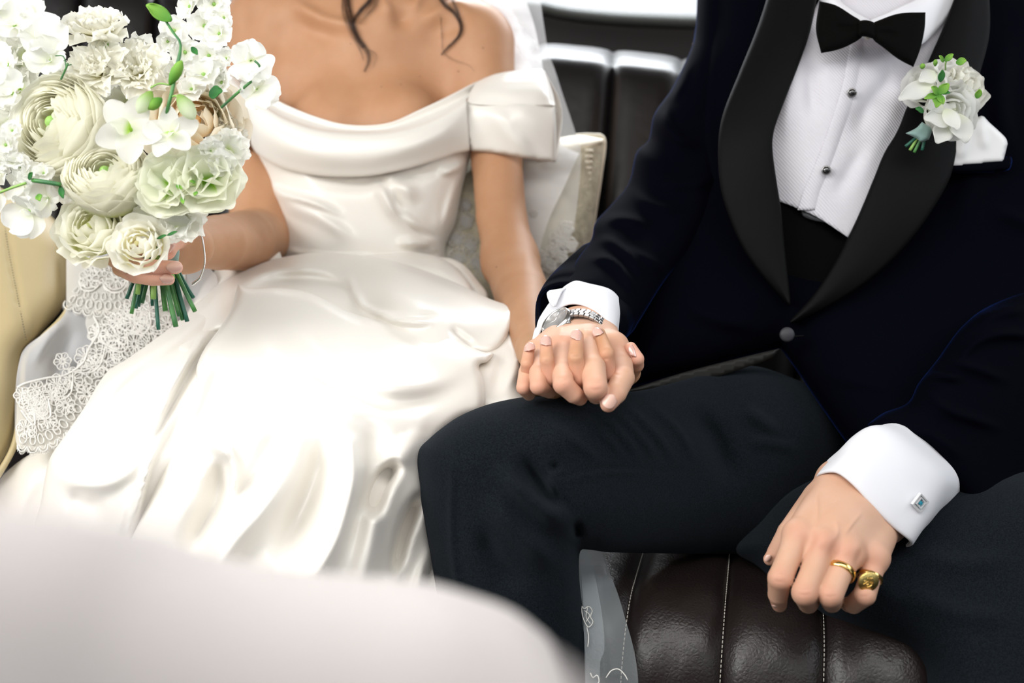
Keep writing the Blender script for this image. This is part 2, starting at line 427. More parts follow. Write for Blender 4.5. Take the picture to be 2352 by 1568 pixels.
M['cotton'] = mat('white_cotton', (.76, .765, .80), .8, .3, bump=[('noise', 1800, .12, .0003)])
M['stud'] = mat('black_onyx', (.003, .003, .003), .08, .7, coat=1)
M['silver'] = mat('silver_metal', (.78, .78, .77), .16, .5, metal=1)
M['steel'] = mat('brushed_steel', (.40, .39, .38), .32, .5, metal=1)
M['gold'] = mat('yellow_gold', (.93, .64, .22), .16, .5, metal=1)
M['gold_etched'] = mat('etched_gold', (.80, .62, .22), .30, .5, metal=1, bump=[('noise', 900, .5, .0008)])
# ================================================================ the car interior
def plane_obj(name, pts, m, thick=.01, kind='structure', parent=None):
    o = mk(name, np.array(pts, float), [tuple(range(len(pts)))], m, parent, smooth=False); solid(o, thick, 0); return tag(o, kind=kind) if kind else o
plane_obj('floor', [(-1.6, -.5, 0), (1.6, -.5, 0), (1.6, 2.2, 0), (-1.6, 2.2, 0)], M['carpet'], .02)
plane_obj('ceiling', [(-1.15, -.35, 1.5), (1.3, -.35, 1.5), (1.3, 1.95, 1.42), (-1.15, 1.95, 1.42)], M['headliner'], .02)
plane_obj('wall_right', [(1.3, -.35, 0), (1.3, 2.2, 0), (1.3, 2.2, .85), (1.3, -.35, .85)], M['trim_black'], .02)
plane_obj('wall_left', [(-1.3, .3, 0), (-1.3, 2.2, 0), (-1.3, 2.2, .75), (-1.3, .3, .75)], M['trim_black'], .02)
plane_obj('light_block_front', [(-1.3, -.75, 0), (1.3, -.75, 0), (1.3, -.75, 1.0), (-1.3, -.75, 1.0)], M['trim_black'], .02)  # unseen dark board added behind the camera to cut frontal sky light
# rear bulkhead with its window opening, parcel shelf, rubber seal, pane
sillL = [(700, -12), (1000, 0), (1240, 6), (1290, 17), (1400, 29), (1520, 35), (1620, 38), (1900, 44), (2500, 50)]
S = cr(sillL, 60); dW = 1.92
top = [(x, y, dW) for x, y in S]
loft('wall_rear', [[(x, y+16, dW) for x, y in S], [(x, y+120, dW+.03) for x, y in S], [(x, y+560, dW+.12) for x, y in S], [(x, 1350, dW+.25) for x, y in S]], M['trim_black'], nu=60, nv=12, thick=.01)
tag(bpy.data.objects['wall_rear'], kind='structure')
o = loft('trim_1', [[(x, y-1, dW-.01) for x, y in S], [(x, y+2, dW-.022) for x, y in S], [(x, y+14, dW-.024) for x, y in S], [(x, y+24, dW-.014) for x, y in S], [(x, y+28, dW) for x, y in S]], M['rubber'], nu=60, nv=12, thick=.004); tag(o, kind='structure')
glass = mat('window_glass', (.9, .95, .96), .02, .3, trans=1, alpha=.07)
o = loft('window_1', [[(x, y+3, dW+.01) for x, y in S], [(x, -260, dW+.10) for x, y in S]], glass, nu=30, nv=4, thick=0); tag(o, kind='structure')

# ---- bench seat: stitched leather channels
th_s = math.radians(14); U = np.array([math.cos(th_s), -math.sin(th_s), 0]); W_ = np.array([-math.sin(th_s), -math.cos(th_s), 0]); O_ = np.array([.214, .898, 0])
def seat_pt(u, s):
    """u across (m), s along the profile (m), 0 = start of the front rounding"""
    r = .075; zt = .31
    s = np.asarray(s, float); a = np.clip(s/r, 0, math.pi/2*.93)
    f = np.where(s < 0, s, r*np.sin(a)); z = np.where(s < 0, zt+s*.05, zt-r*(1-np.cos(a))); ex = np.maximum(s-r*math.pi/2*.93, 0)
    f = f+ex*.11; z = z-ex; n = np.stack([np.sin(a), np.cos(a)], -1)
    return O_+np.asarray(u)[..., None]*U+f[..., None]*W_+z[..., None]*np.array([0, 0, 1.]), n
seat = empty('bench_seat', tuple(O_))
tag(seat, 'dark brown leather bench seat with pale stitched channels under the couple', 'bench seat')
cw = .0925
sv = np.r_[np.linspace(-.47, -.03, 12), np.linspace(-.015, .15, 16), np.linspace(.17, .30, 5)]
for ci in range(-11, 6):
    uu = np.linspace(0, 1, 13); Ug, Sg = np.meshgrid(ci*cw+uu*cw, sv, indexing='ij')
    p, n = seat_pt(Ug, Sg); t = np.minimum(uu, 1-uu)*2; h = .0115*np.sqrt(1-(1-np.clip(t*1.5, 0, 1))**2)+.001*np.sin(t*2)
    wr = .0012*np.sin(Sg*90+ci*2+Ug*60)*np.sin(Ug*150+ci)
    hh = h[:, None]+wr*np.clip(t*3, 0, 1)[:, None]
    p = p+(n[..., 0]*hh)[..., None]*W_+(n[..., 1]*hh)[..., None]*np.array([0, 0, 1.])
    ns = len(sv); fs = [(i*ns+j, (i+1)*ns+j, (i+1)*ns+j+1, i*ns+j+1) for i in range(12) for j in range(ns-1)]
    mk('seat_panel', p.reshape(-1, 3), fs, M['leather_seat'], seat)
for ci in range(-3, 5):      # stitches along each visible seam
    g = Geo()
    for s0 in np.arange(-.12, .28, .0043):
        a, na = seat_pt(np.array(ci*cw-.0016), np.array(s0)); b, nb = seat_pt(np.array(ci*cw-.0016), np.array(s0+.003))
        off = na[0]*W_*.0035+na[1]*np.array([0, 0, .0035]); g.tube([a+off, b+off], .00055, 5)
    tag(g.build('seam_stitching', M['thread'], seat), kind='stuff')
g = Geo()
for q in [np.array([[u, -.56] for u in (-.95, .45)])]:
    A = [seat_pt(np.array(u), np.array(s))[0]-np.array([0, 0, dz]) for u, s, dz in ((-.93, -.5, .012), (.42, -.5, .012), (.42, .0, .012), (-.93, .0, .012), (-.93, -.5, .3), (.42, -.5, .3), (.42, .0, .3), (-.93, .0, .3))]
    g.add(A, [(0, 1, 2, 3), (7, 6, 5, 4), (0, 4, 5, 1), (1, 5, 6, 2), (2, 6, 7, 3), (3, 7, 4, 0)])
g.build('seat_base', M['trim_black'], seat, smooth=False)

# ---- seat back: vertical channels with a rolled top
back = empty('seat_back', (0, 1.6, .4))
tag(back, 'black leather seat back with vertical channels and bright rolled top', 'seat back')
seamsT = [-150, 20, 190, 360, 530, 700, 880, 1062, 1236, 1408, 1566, 1722, 1880, 2040, 2200, 2370, 2540]
def topy(x): return float(np.interp(x, [-150, 200, 500, 1000, 1236, 1408, 1566, 1800, 2540], [-150, -80, -20, 62, 96, 112, 130, 150, 200]))
def botx(x): return 1120+(x-1120)*1.0-(x-1236)*.02-38
for i in range(len(seamsT)-1):
    x0, x1 = seamsT[i], seamsT[i+1]; rows = []
    for k, (dy, dd, am) in enumerate(((26, .15, .6), (6, .125, .9), (0, .095, 1), (7, .060, 1), (24, .024, 1), (58, .002, 1), (200, -.01, 1), (450, -.03, 1), (650, -.045, 1), (860, -.05, 1))):
        rows.append([])
        for t in np.linspace(0, 1, 15):
            tt = min(t, 1-t)*2; pf = math.sqrt(max(0, 1-(1-min(1, tt*1.6))**2))
            xt = x0+(x1-x0)*t; f_ = min(1, max(0, dy-20)/900.); xx = xt-70*f_
            yy = topy(xt)+dy+(1-pf)*(9 if k < 5 else 0)
            rows[-1].append((xx, yy, 1.60+dd+(1-pf)*.022*am))
    R_ = np.array(rows); Pw = P(R_[..., 0], R_[..., 1], R_[..., 2])
    S2 = np.array([cr_u(Pw[:, k], 44) for k in range(15)]); fs = [(a*44+b, (a+1)*44+b, (a+1)*44+b+1, a*44+b+1) for a in range(14) for b in range(43)]
    mk('back_panel', S2.reshape(-1, 3), fs, M['leather_dark'], back)
    if i >= 8 and i < 11:
        g = Geo(); path = cr_u(Pw[:, 0], 400)[20:300]
        for q in range(0, len(path)-3, 4): g.tube([path[q]-VIEW*.004+np.array([.004, 0, 0]), path[q+2]-VIEW*.004+np.array([.004, 0, 0])], .0008, 5)
        tag(g.build('seam_stitching', M['thread_dark'], back), kind='stuff')
mk('back_board', np.array([(-1.2, 1.72, .1), (1.2, 1.72, .1), (1.2, 1.75, .80), (-1.2, 1.75, .80)]), [(0, 1, 2, 3)], M['trim_black'], back, smooth=False)

# ---- cream leather side panel at the left
side = inflate('side_panel', [(-260, 380), (20, 440), (140, 520), (156, 600), (153, 690), (90, 770), (50, 812), (40, 900), (28, 1010), (-10, 1080), (-60, 1150), (-260, 1300)],
    [(150, 600, 1.30), (60, 820, 1.18), (0, 1050, 1.12), (-200, 800, 1.12), (-200, 400, 1.25)], M['leather_cream'], R=70, front=.03, back=.09, step=12,
    folds=addf(wob(.002, 320, 3), ridges([([(6, 470), (18, 560), (40, 680), (62, 790)], -.004, 4, 4)])))
tag(side, 'cream leather armrest panel at the left end of the seat, with a seam', 'armrest')
g = Geo()
path = cr([(5, 470), (17, 560), (40, 680), (61, 785)], 160)
ff = tps([(150, 600, 1.30), (60, 820, 1.18), (0, 1050, 1.12), (-200, 800, 1.12), (-200, 400, 1.25)])
for k in range(0, 158, 3):
    a, b = path[k], path[k+1]; g.tube([P(a[0], a[1], ff(a[0], a[1])-.030), P(b[0], b[1], ff(b[0], b[1])-.030)], .0005, 5)
tag(g.build('seam_stitching', M['thread_dark'], side), kind='stuff')
pp = cr([(165, 560), (160, 700), (95, 778), (58, 820), (50, 900), (36, 1010), (2, 1080), (-50, 1160)], 60)
g = Geo().tube(P(pp[:, 0], pp[:, 1], np.interp(pp[:, 1], [560, 820, 1080], [1.29, 1.17, 1.10])), .0035, 10); o = g.build('piping', M['leather_cream'], side)

# ---- cushion behind the bride
cush = inflate('cushion', [(1090, 330), (1250, 330), (1320, 311, 1), (1389, 320, 1), (1380, 400), (1368, 480), (1358, 540), (1340, 620), (1300, 730), (1100, 760), (1000, 650), (1010, 430)],
    [(1320, 330, 1.50), (1380, 330, 1.50), (1340, 620, 1.46), (1050, 400, 1.50), (1050, 700, 1.45)], M['brocade'], R=70, front=.05, back=.03, step=8, pw=.6)
tag(cush, 'cream brocade cushion standing behind the bride against the black seat back', 'cushion')
pp = cr([(1322, 313), (1360, 312), (1386, 322), (1378, 400), (1366, 480), (1356, 545), (1342, 612)], 60)
Geo().tube(P(pp[:, 0], pp[:, 1], np.full(60, 1.495)), .004, 8).build('piping', M['cream_cloth'], cush)
loft('top_band', [[(1240, 330, 1.46), (1320, 312, 1.475), (1385, 320, 1.48)], [(1240, 345, 1.44), (1325, 336, 1.452), (1386, 324, 1.474)], [(1240, 362, 1.45), (1335, 348, 1.46), (1383, 328, 1.485)]], M['cream_cloth'], cush, nu=24, nv=8, thick=.002)
pp = cr([(1352, 345), (1345, 430), (1335, 520), (1322, 600)], 40)
g = Geo()
for k in range(0, 40, 2): g.tube([P(pp[k, 0]-7, pp[k, 1], 1.452), P(pp[k, 0]+9, pp[k, 1]+2, 1.456)], .0028, 6)
tag(g.build('braid', M['cream_cloth'], cush), kind='stuff')
# ================================================================ the two people: skin
UPV = np.array([0, sT, cT])
def proj(V):
    r = V-np.array([0, 0, HC]); d = r@VIEW; return F*r[:, 0]/d+CX, CY-F*(r@UPV)/d, d
def vnormals(V, Fq):
    N = np.zeros_like(V); a, b, c, d = (V[Fq[:, i]] for i in range(4)); n = np.cross(c-a, d-b)
    for i in range(4): np.add.at(N, Fq[:, i], n)
    return N/(np.linalg.norm(N, axis=1)[:, None]+1e-15)
def detail(V, Fq, f):
    N = vnormals(V, Fq)
    if (N*(V-V.mean(0))).sum() < 0: N = -N
    x, y, d = proj(V); rel = V-np.array([0, 0, HC]); rel /= np.linalg.norm(rel, axis=1)[:, None]
    fac = np.clip(-(N*rel).sum(1)*1.5, 0, 1); return V+N*(f(x, y)*fac)[:, None]
def flush(V, pts):
    r = np.zeros(len(V))
    for x, y, d, s, a in pts: r += a*np.exp(-(((V-P(x, y, d))**2).sum(1))/s**2)
    return np.clip(r, 0, 1)
def Q(*t): return [P(*q) for q in t]
def lohi(pts, m): p = np.array(pts); return p.min(0)-m, p.max(0)+m
def nail(c, d, parent, w=.0105, l=.012, tilt=0, mat_=None, up=None, curve=.35):
    """curved nail plate, c = centre, d = direction to the fingertip"""
    d = np.array(d, float); d /= np.linalg.norm(d); n = np.array(up if up is not None else -VIEW, float); n = n-d*(n@d); n /= np.linalg.norm(n)
    if tilt: n = n+tilt*np.cross(d, n); n /= np.linalg.norm(n)
    s = np.cross(d, n); vs_, fs = [], []; nu, nv = 11, 13
    for j in range(nv):
        v = j/(nv-1); wd = w*.5*(min(1, .55+1.6*math.sqrt(v)) if v < .3 else 1)*math.sqrt(max(0.0, 1-max(0, (v-.5)/.5)**2.2)+.02)
        for i in range(nu):
            u = i/(nu-1)*2-1; q = np.array(c)+s*u*wd+d*(v-.5)*l*(1)+n*(.0012-(u*wd)**2/(w*.5)*curve*1.6-.0022*(v-.45)**2)
            q = q+d*(.24*l*(u*u)*(1-v)**2); vs_.append(q)
    for j in range(nv-1):
        for i in range(nu-1): a = j*nu+i; fs.append((a, a+1, a+nu+1, a+nu))
    o = mk('nail', np.array(vs_), fs, mat_ or M['nail'], parent); solid(o, .0007, 0); return o
bride = empty('person', tuple(P(830, 760, 1.45)*np.array([1, 1, 0])+np.array([0, 0, .35])))
tag(bride, 'seated person in an off-shoulder ivory satin gown holding a white bouquet', 'person')
groom = empty('person', tuple(P(1900, 1150, 1.3)*np.array([1, 1, 0])+np.array([0, 0, .35])))
tag(groom, 'seated person in a navy velvet dinner jacket with black bow tie and charcoal trousers', 'person')
def head_sdf(Fd, c, yaw, s=1.0):
    """cranium, face, jaw, nose, sockets, lids, lips, chin and ears; looks along -Y turned by yaw"""
    R3 = np.array(Matrix.Rotation(yaw, 3, 'Z')); A = R3.T; W = lambda x, y, z: np.array(c)+R3@(np.array([x, y, z])*s); e = lambda p, r, k=.012, sub=False: Fd.ell(W(*p), A, tuple(q*s for q in r), k=k, sub=sub)
    e((0, .018, .030), (.073, .092, .080)); e((0, -.030, -.015), (.059, .062, .082), .03); e((0, -.042, -.070), (.040, .046, .032), .03); e((0, -.078, -.098), (.017, .015, .012), .02)
    for q in (-1, 1):
        e((q*.040, -.066, -.022), (.020, .018, .020), .02); e((q*.031, -.094, .012), (.017, .012, .011), .012, True); e((q*.031, -.076, .009), (.0140, .0140, .0130), .003); e((q*.031, -.092, .0075), (.0120, .0080, .0042), .0015, True); e((q*.074, .008, -.010), (.007, .017, .029), .006)
        Fd.chain([W(q*.014, -.090, .030), W(q*.046, -.080, .030)], [.006*s, .005*s], k=.008); Fd.chain([W(0, -.101, -.052), W(q*.021, -.092, -.053)], [.0052*s, .003*s], k=.003); Fd.chain([W(0, -.100, -.062), W(q*.018, -.092, -.060)], [.0060*s, .003*s], k=.003)
        e((q*.010, -.104, -.026), (.008, .009, .007), .006)
    Fd.chain([W(0, -.090, .020), W(0, -.104, -.005), W(0, -.114, -.022)], [.006*s, .0075*s, .0095*s], k=.008); return W
def head_parts(c, yaw, s, parent, hm, long_hair):
    R3 = np.array(Matrix.Rotation(yaw, 3, 'Z')); A = R3.T; W = lambda x, y, z: np.array(c)+R3@(np.array([x, y, z])*s)
    for q in (-1, 1):
        v_, f_ = lathe_geo([(.0001, -.0112), (.0080, -.0080), (.0113, 0), (.0080, .0080), (.0045, .0104)], 20, frame(W(q*.031, -.0775, .009), R3@np.array([0, -1, -.1]))); mk('eye', v_, f_, mat('eye_white', (.8, .78, .75), .15), parent)
        v_, f_ = lathe_geo([(.0056, .0096), (.0054, .0108), (.0001, .0114)], 20, frame(W(q*.031, -.0775, .009), R3@np.array([0, -1, -.1]))); mk('iris', v_, f_, mat('brown_iris', (.08, .035, .015), .1), parent)
    h = Field(*lohi([W(0, .02, .03)], .19), .0042)
    h.ell(W(0, .030, .040), A, (.084*s, .094*s, .083*s), k=.01)
    if long_hair: h.ell(W(0, .115, -.01), A, (.050, .042, .045), k=.03); h.ell(W(.055, -.005, .02), A, (.028, .05, .055), k=.02); h.ell(W(-.055, -.005, .02), A, (.028, .05, .055), k=.02)
    else: h.ell(W(0, -.030, .098), A, (.060, .045, .028), k=.02)
    h.ell(W(0, -.085, -.012), A, (.062*s, .050*s, .072*s), k=.01, sub=True)
    for q in (-1, 1): h.chain([W(q*.014, -.098, .031), W(q*.032, -.096, .036), W(q*.048, -.084, .032)], [.0028, .0030, .0018], k=.002)
    v_, f_ = h.mesh(); mk('hair', v_, f_, hm, parent)
# ---- bride: torso, neck and both arms
lo, hi = lohi(Q((500, -130, 1.34), (500, 650, 1.60), (1290, 700, 1.0), (420, 620, 1.0), (900, -420, 1.6)), .05)
fb = Field(lo, hi, .0034)
I3 = np.eye(3)
fb.ell(P(868, 70, 1.50), I3, (.125, .080, .10), k=.02)
fb.ell(P(845, 300, 1.485), I3, (.118, .088, .16), k=.06)
fb.ell(P(835, 560, 1.50), I3, (.098, .08, .16), k=.05)
fb.chain(Q((600, 55, 1.475), (740, 48, 1.455), (880, 62, 1.440), (990, 58, 1.455), (1092, 100, 1.455)), [.043, .045, .042, .044, .046], k=.05)
fb.chain(Q((915, -170, 1.47), (905, -40, 1.475), (890, 60, 1.49)), [.052, .052, .06], k=.035)
fb.chain(Q((900, -60, 1.50), (1010, 10, 1.49), (1090, 85, 1.47)), [.035, .036, .040], k=.04)
fb.chain(Q((880, -60, 1.50), (760, -20, 1.49), (640, 20, 1.48)), [.035, .036, .040], k=.04)
fb.ell(P(768, 305, 1.415), I3, (.060, .056, .064), k=.034); fb.ell(P(925, 300, 1.413), I3, (.060, .057, .064), k=.034)
fb.chain(Q((960, 190, 1.475), (1100, 210, 1.46)), [.05, .038], k=.04); fb.chain(Q((740, 190, 1.475), (600, 200, 1.46)), [.05, .038], k=.04)
# left arm (towards the clasped hands)
fb.chain(Q((1096, 108, 1.45), (1125, 240, 1.43), (1141, 370, 1.40), (1152, 500, 1.37), (1172, 600, 1.33)), [.046, .038, .0355, .0345, .035], k=.03)
fb.chain(Q((1172, 600, 1.33), (1200, 680, 1.24), (1216, 740, 1.16), (1236, 805, 1.07), (1258, 850, 1.01)), [.036, .0345, .029, .0235, .022], k=.02)
# right arm (to the bouquet)
fb.chain(Q((600, 60, 1.47), (585, 200, 1.46), (590, 380, 1.43), (598, 545, 1.37)), [.044, .042, .042, .040], k=.03)
fb.chain(Q((598, 545, 1.37), (560, 553, 1.27), (500, 557, 1.14), (440, 562, 1.05)), [.040, .038, .031, .0245], k=.006)
HB = P(905, -290, 1.435); fb.chain([P(905, -40, 1.475), P(915, -170, 1.47), HB+np.array([0, .02, -.03])], [.052, .050, .05], k=.02); head_sdf(fb, HB, .25, 1.0)
V, Fq = fb.mesh()
arm_det = addf(ridges([
    ([(650, -8), (700, 22), (745, 46), (800, 58), (860, 66)], .010, 14, 20), ([(640, 30), (720, 70), (800, 88)], -.005, 26, 22),
    ([(955, 52), (1000, 32), (1050, 14), (1100, 16)], .008, 12, 18), ([(965, 82), (1030, 66), (1085, 60)], -.004, 20, 16),
    ([(868, -30), (885, 10), (905, 40)], .005, 10, 12), ([(975, -30), (960, 5), (943, 32)], .005, 10, 12),
    ([(550, 490), (580, 520), (612, 556)], -.004, 6, 8)]),
    blobs([(925, 42, 22, 24, 0, -.010), (585, 30, 26, 40, 15, -.006), (1195, 585, 14, 24, 20, -.002), (700, 150, 70, 60, 0, .003), (765, 215, 36, 30, 0, -.003)]))
V = detail(V, Fq, arm_det)
partsB = [(V, Fq)]
# bride's right hand round the stems
kn = dict()
hp = Q((440, 562, 1.05), (250, 640, .9), (460, 520, 1.08), (420, 660, .90))
fh = Field(*lohi(hp, .03), .0011)
fh.chain(Q((452, 562, 1.065), (425, 566, 1.03), (395, 572, 1.005)), [.0238, .022, .019], k=.01)
fh.chain(Q((425, 560, 1.03), (350, 560, 1.01), (292, 572, 1.00)), [.019, .015, .010], k=.02)
fh.chain(Q((425, 580, 1.03), (350, 596, 1.01), (296, 605, .995)), [.016, .013, .009], k=.02)
fh.chain(Q((292, 574, 1.00), (266, 596, .975), (292, 609, .943), (345, 613, .930), (404, 614, .925)), [.0095, .0084, .0078, .0073, .0062], k=.0015, kbase=.012)
fh.chain(Q((298, 605, .995), (276, 617, .965), (310, 634, .942), (350, 641, .934), (388, 642, .931)), [.0085, .0072, .0067, .0063, .0052], k=.0012, kbase=.010)
fh.chain(Q((430, 545, 1.03), (408, 545, .99), (395, 556, .955), (384, 578, .94)), [.014, .0115, .0092, .0078], k=.003, kbase=.02, base_s=.02)
v, f = fh.mesh(); v = detail(v, f, ridges([([(318, 600), (322, 622)], -.0006, 4, 4), ([(268, 610), (330, 628), (390, 630)], -.0008, 3, 3)])); partsB.append((v, f))
# bride's left hand, fingers up through his
fh = Field(*lohi(Q((1190, 740, .88), (1500, 960, 1.08), (1500, 740, .86), (1190, 960, .86)), .02), .0011)
fh.chain(Q((1236, 805, 1.07), (1268, 858, 1.0)), [.0235, .021], k=.01)
for t in ((1228, 895, .955), (1272, 900, .94), (1335, 905, .94), (1390, 890, .945)): fh.chain(Q((1268, 858, 1.0), t), [.018, .0085], k=.014)
fh.chain(Q((1290, 870, .995), (1400, 880, .975), (1448, 855, .955)), [.016, .013, .010], k=.014)
fh.chain(Q((1227, 890, .945), (1212, 862, .912), (1210, 835, .903), (1216, 800, .912)), [.0070, .0062, .0057, .0050], k=.001, kbase=.008)
fh.chain(Q((1272, 896, .93), (1264, 868, .893), (1256, 828, .887), (1254, 783, .902)), [.0078, .0068, .0063, .0054], k=.001, kbase=.008)
fh.chain(Q((1337, 900, .93), (1332, 868, .886), (1322, 822, .880), (1326, 772, .899)), [.0082, .0074, .0070, .0058], k=.001, kbase=.008)
fh.chain(Q((1390, 886, .935), (1396, 858, .900), (1394, 812, .892), (1377, 766, .915)), [.0080, .0070, .0068, .0056], k=.001, kbase=.008)
fh.chain(Q((1440, 860, .955), (1462, 838, .93), (1463, 824, .922), (1449, 799, .925)), [.0100, .0068, .0066, .0056], k=.001, kbase=.01)
v, f = fh.mesh()
v = detail(v, f, ridges([([(1308, 815), (1322, 819), (1337, 815)], -.0005, 3, 3), ([(1250, 830), (1262, 832)], -.0004, 3, 3), ([(1385, 826), (1400, 822)], -.0005, 3, 3)])); partsB.append((v, f))
V, Fq = join_geo(partsB)
bf = flush(V, [(1212, 800, .905, .010, .5), (1254, 785, .895, .012, .5), (1326, 770, .893, .012, .5), (1212, 860, .905, .014, .5), (1262, 865, .885, .016, .6), (1332, 868, .88, .016, .5), (1395, 850, .89, .016, .6), (1455, 810, .92, .02, .9),
    (300, 610, .94, .02, .5), (390, 614, .92, .02, .6), (385, 640, .925, .02, .6), (385, 560, .95, .03, .8), (330, 640, .94, .02, .4)])
bride_body = mk('body', V, Fq, M['skin_bride'], bride, attrs={'flush': bf}); head_parts(HB, .25, 1.0, bride, M['hair'], True)
for c, d, w_, l_, tl in (((1216, 797, .9055), (1216, 797-10, .910), .0098, .0115, -.3), ((1254, 783, .8945), (1254, 768, .901), .0100, .0135, .1), ((1326, 770, .8915), (1328, 755, .898), .0110, .0145, .15), ((1373, 762, .907), (1366, 752, .912), .0095, .011, .2)):
    nail(P(*c), P(*d)-P(*c), bride_body, w_, l_, tl)
nail(P(1454, 806, .9175), P(1449, 793, .919)-P(1454, 806, .9175), bride_body, .0085, .0125, 0, up=-VIEW+np.array([.9, 0, 0]))
nail(P(400, 613, .9165), P(416, 612, .9165)-P(400, 613, .9165), bride_body, .0098, .0150, 0)
nail(P(383, 640, .9235), P(398, 641, .9235)-P(383, 640, .9235), bride_body, .0085, .0130, 0)
nail(P(384, 566, .9305), P(377, 584, .932)-P(384, 566, .9305), bride_body, .0100, .0130, 0)
g = Geo()
for x, y in ((964, 177), (923, 195), (876, 201), (1050, 164), (1111, 111), (806, 102), (1140, 613), (1179, 389)):
    # moles: tiny flat bumps on the skin, found by nearest body vertex
    px_, py_, pd_ = proj(V); m = np.argmin(((px_-x)**2+(py_-y)**2)+(pd_-pd_.min())*400*0+np.where(pd_ > 1.47, 1e6, 0)); r_ = .0011 if x != 806 else .0008
    vv, ff = lathe_geo([(r_, 0), (r_*.7, .0003), (.0001, .0004)], 8, frame(V[m], -VIEW)); g.add(vv, ff)
tag(g.build('moles', mat('mole_brown', (.16, .07, .04), .6), bride_body), kind='stuff')
# ---- groom: neck, hidden torso and arms, both hands
PG = []
ft = Field(*lohi(Q((1560, -200, 1.2), (2450, 1100, 1.5), (1200, 600, 1.0), (2300, 1200, .95)), .05), .006)
ft.ell(P(1990, 250, 1.32), I3, (.17, .09, .16), k=.03); ft.ell(P(1900, 560, 1.36), I3, (.13, .08, .13), k=.06)
ft.chain(Q((1690, 110, 1.33), (2000, 60, 1.31), (2330, 110, 1.30)), [.05, .06, .05], k=.04)
ft.chain(Q((2020, -240, 1.21), (2006, -60, 1.215), (2000, 90, 1.26)), [.057, .057, .06], k=.03)
ft.chain(Q((1690, 110, 1.33), (1560, 420, 1.28), (1480, 560, 1.22)), [.048, .042, .038], k=.03)
ft.chain(Q((1480, 560, 1.22), (1415, 680, 1.14), (1360, 715, 1.05)), [.034, .024, .017], k=.02)
ft.chain(Q((2300, 110, 1.30), (2330, 420, 1.25), (2330, 760, 1.14)), [.048, .04, .034], k=.03)
ft.chain(Q((2330, 760, 1.14), (2210, 980, 1.05), (2040, 1120, .965)), [.034, .028, .024], k=.02)
PG.append(ft.mesh())
HG = P(2026, -360, 1.185); fg = Field(*lohi([HG, P(2010, -40, 1.21)], .13), .0034); fg.chain([P(2008, -60, 1.215), P(2020, -200, 1.205), HG+np.array([0, .03, -.03])], [.0565, .056, .055], k=.02); head_sdf(fg, HG, -.2, 1.06); PG.append(fg.mesh())
# right hand, on top of hers
fh = Field(*lohi(Q((1180, 690, .86), (1480, 960, .86), (1480, 690, 1.05), (1180, 700, 1.05)), .02), .0011)
for q in ((1318, 752, 1.0), (1346, 746, 1.0), (1374, 756, 1.0)): fh.chain(Q((1356, 705, 1.06), q), [.018, .0150], k=.012)
for a, b, r in (((1316, 756, .998), (1230, 808, .948), .0095), ((1326, 752, .995), (1248, 806, .936), .0105), ((1340, 750, .993), (1294, 797, .928), .0120), ((1360, 752, .993), (1352, 790, .928), .0135), ((1378, 760, .993), (1410, 798, .945), .0125)):
    fh.chain(Q(a, b), [.0150, r], k=.014)
fh.chain(Q((1228, 806, .945), (1208, 855, .915), (1202, 890, .895), (1215, 905, .915)), [.0092, .0068, .0064, .006], k=.0012, kbase=.012)
fh.chain(Q((1247, 806, .935), (1236, 855, .900), (1236, 887, .882), (1262, 900, .905)), [.0100, .0080, .0074, .006], k=.0012, kbase=.012)
fh.chain(Q((1292, 797, .925), (1292, 850, .893), (1294, 882, .872), (1318, 905, .876), (1332, 914, .886)), [.0115, .0098, .0092, .0080, .0068], k=.0012, kbase=.014)
fh.chain(Q((1350, 788, .926), (1362, 845, .888), (1368, 889, .866), (1370, 905, .89)), [.0130, .0112, .0106, .009], k=.0014, kbase=.014)
fh.chain(Q((1408, 798, .945), (1426, 835, .922), (1431, 868, .902), (1414, 902, .880), (1397, 928, .872)), [.0130, .0110, .0104, .0098, .0072], k=.003, kbase=.018, base_s=.02)
v, f = fh.mesh()
v = detail(v, f, addf(ridges([([(1290, 745), (1285, 780)], .0012, 5, 7), ([(1340, 745), (1350, 778)], .0012, 5, 7), ([(1356, 875), (1372, 880), (1386, 876)], -.0004, 3, 3),
    ([(1350, 890), (1368, 896), (1386, 890)], -.0004, 3, 3), ([(1398, 846), (1412, 858), (1430, 862)], -.0008, 3, 3), ([(1280, 868), (1294, 874), (1310, 868)], -.0004, 3, 3)]), blobs([(1268, 790, 12, 14, 0, -.001), (1322, 785, 12, 14, 0, -.001)])))
PG.append((v, f))
# left hand, resting by his knee
fh = Field(*lohi(Q((1740, 1040, .82), (2110, 1440, .82), (2100, 1040, .99), (1740, 1440, .93)), .02), .0012)
for q in ((1930, 1108, .935), (1985, 1150, .93), (2032, 1195, .93)): fh.chain(Q((1990, 1085, .96), q), [.026, .0195], k=.015)
MC = [(1833, 1228, .868), (1890, 1250, .856), (1948, 1270, .856), (2007, 1280, .866)]
for a, b, r in (((1928, 1110, .932), MC[0], .0125), ((1955, 1128, .928), MC[1], .0130), ((1990, 1152, .926), MC[2], .0130), ((2026, 1190, .928), MC[3], .0125)):
    fh.chain(Q(a, b), [.019, r], k=.016)
fh.chain(Q((1960, 1180, .905), (1925, 1225, .872)), [.018, .013], k=.016)
fh.chain(Q(MC[0], (1812, 1280, .852), (1792, 1328, .842), (1787, 1365, .855), (1790, 1388, .868)), [.0125, .0100, .0104, .0085, .0066], k=.0015, kbase=.016, base_s=.014)
fh.chain(Q(MC[1], (1868, 1310, .842), (1848, 1362, .830), (1856, 1385, .858), (1862, 1380, .88)), [.0130, .0102, .0106, .0085, .008], k=.0015, kbase=.016, base_s=.014)
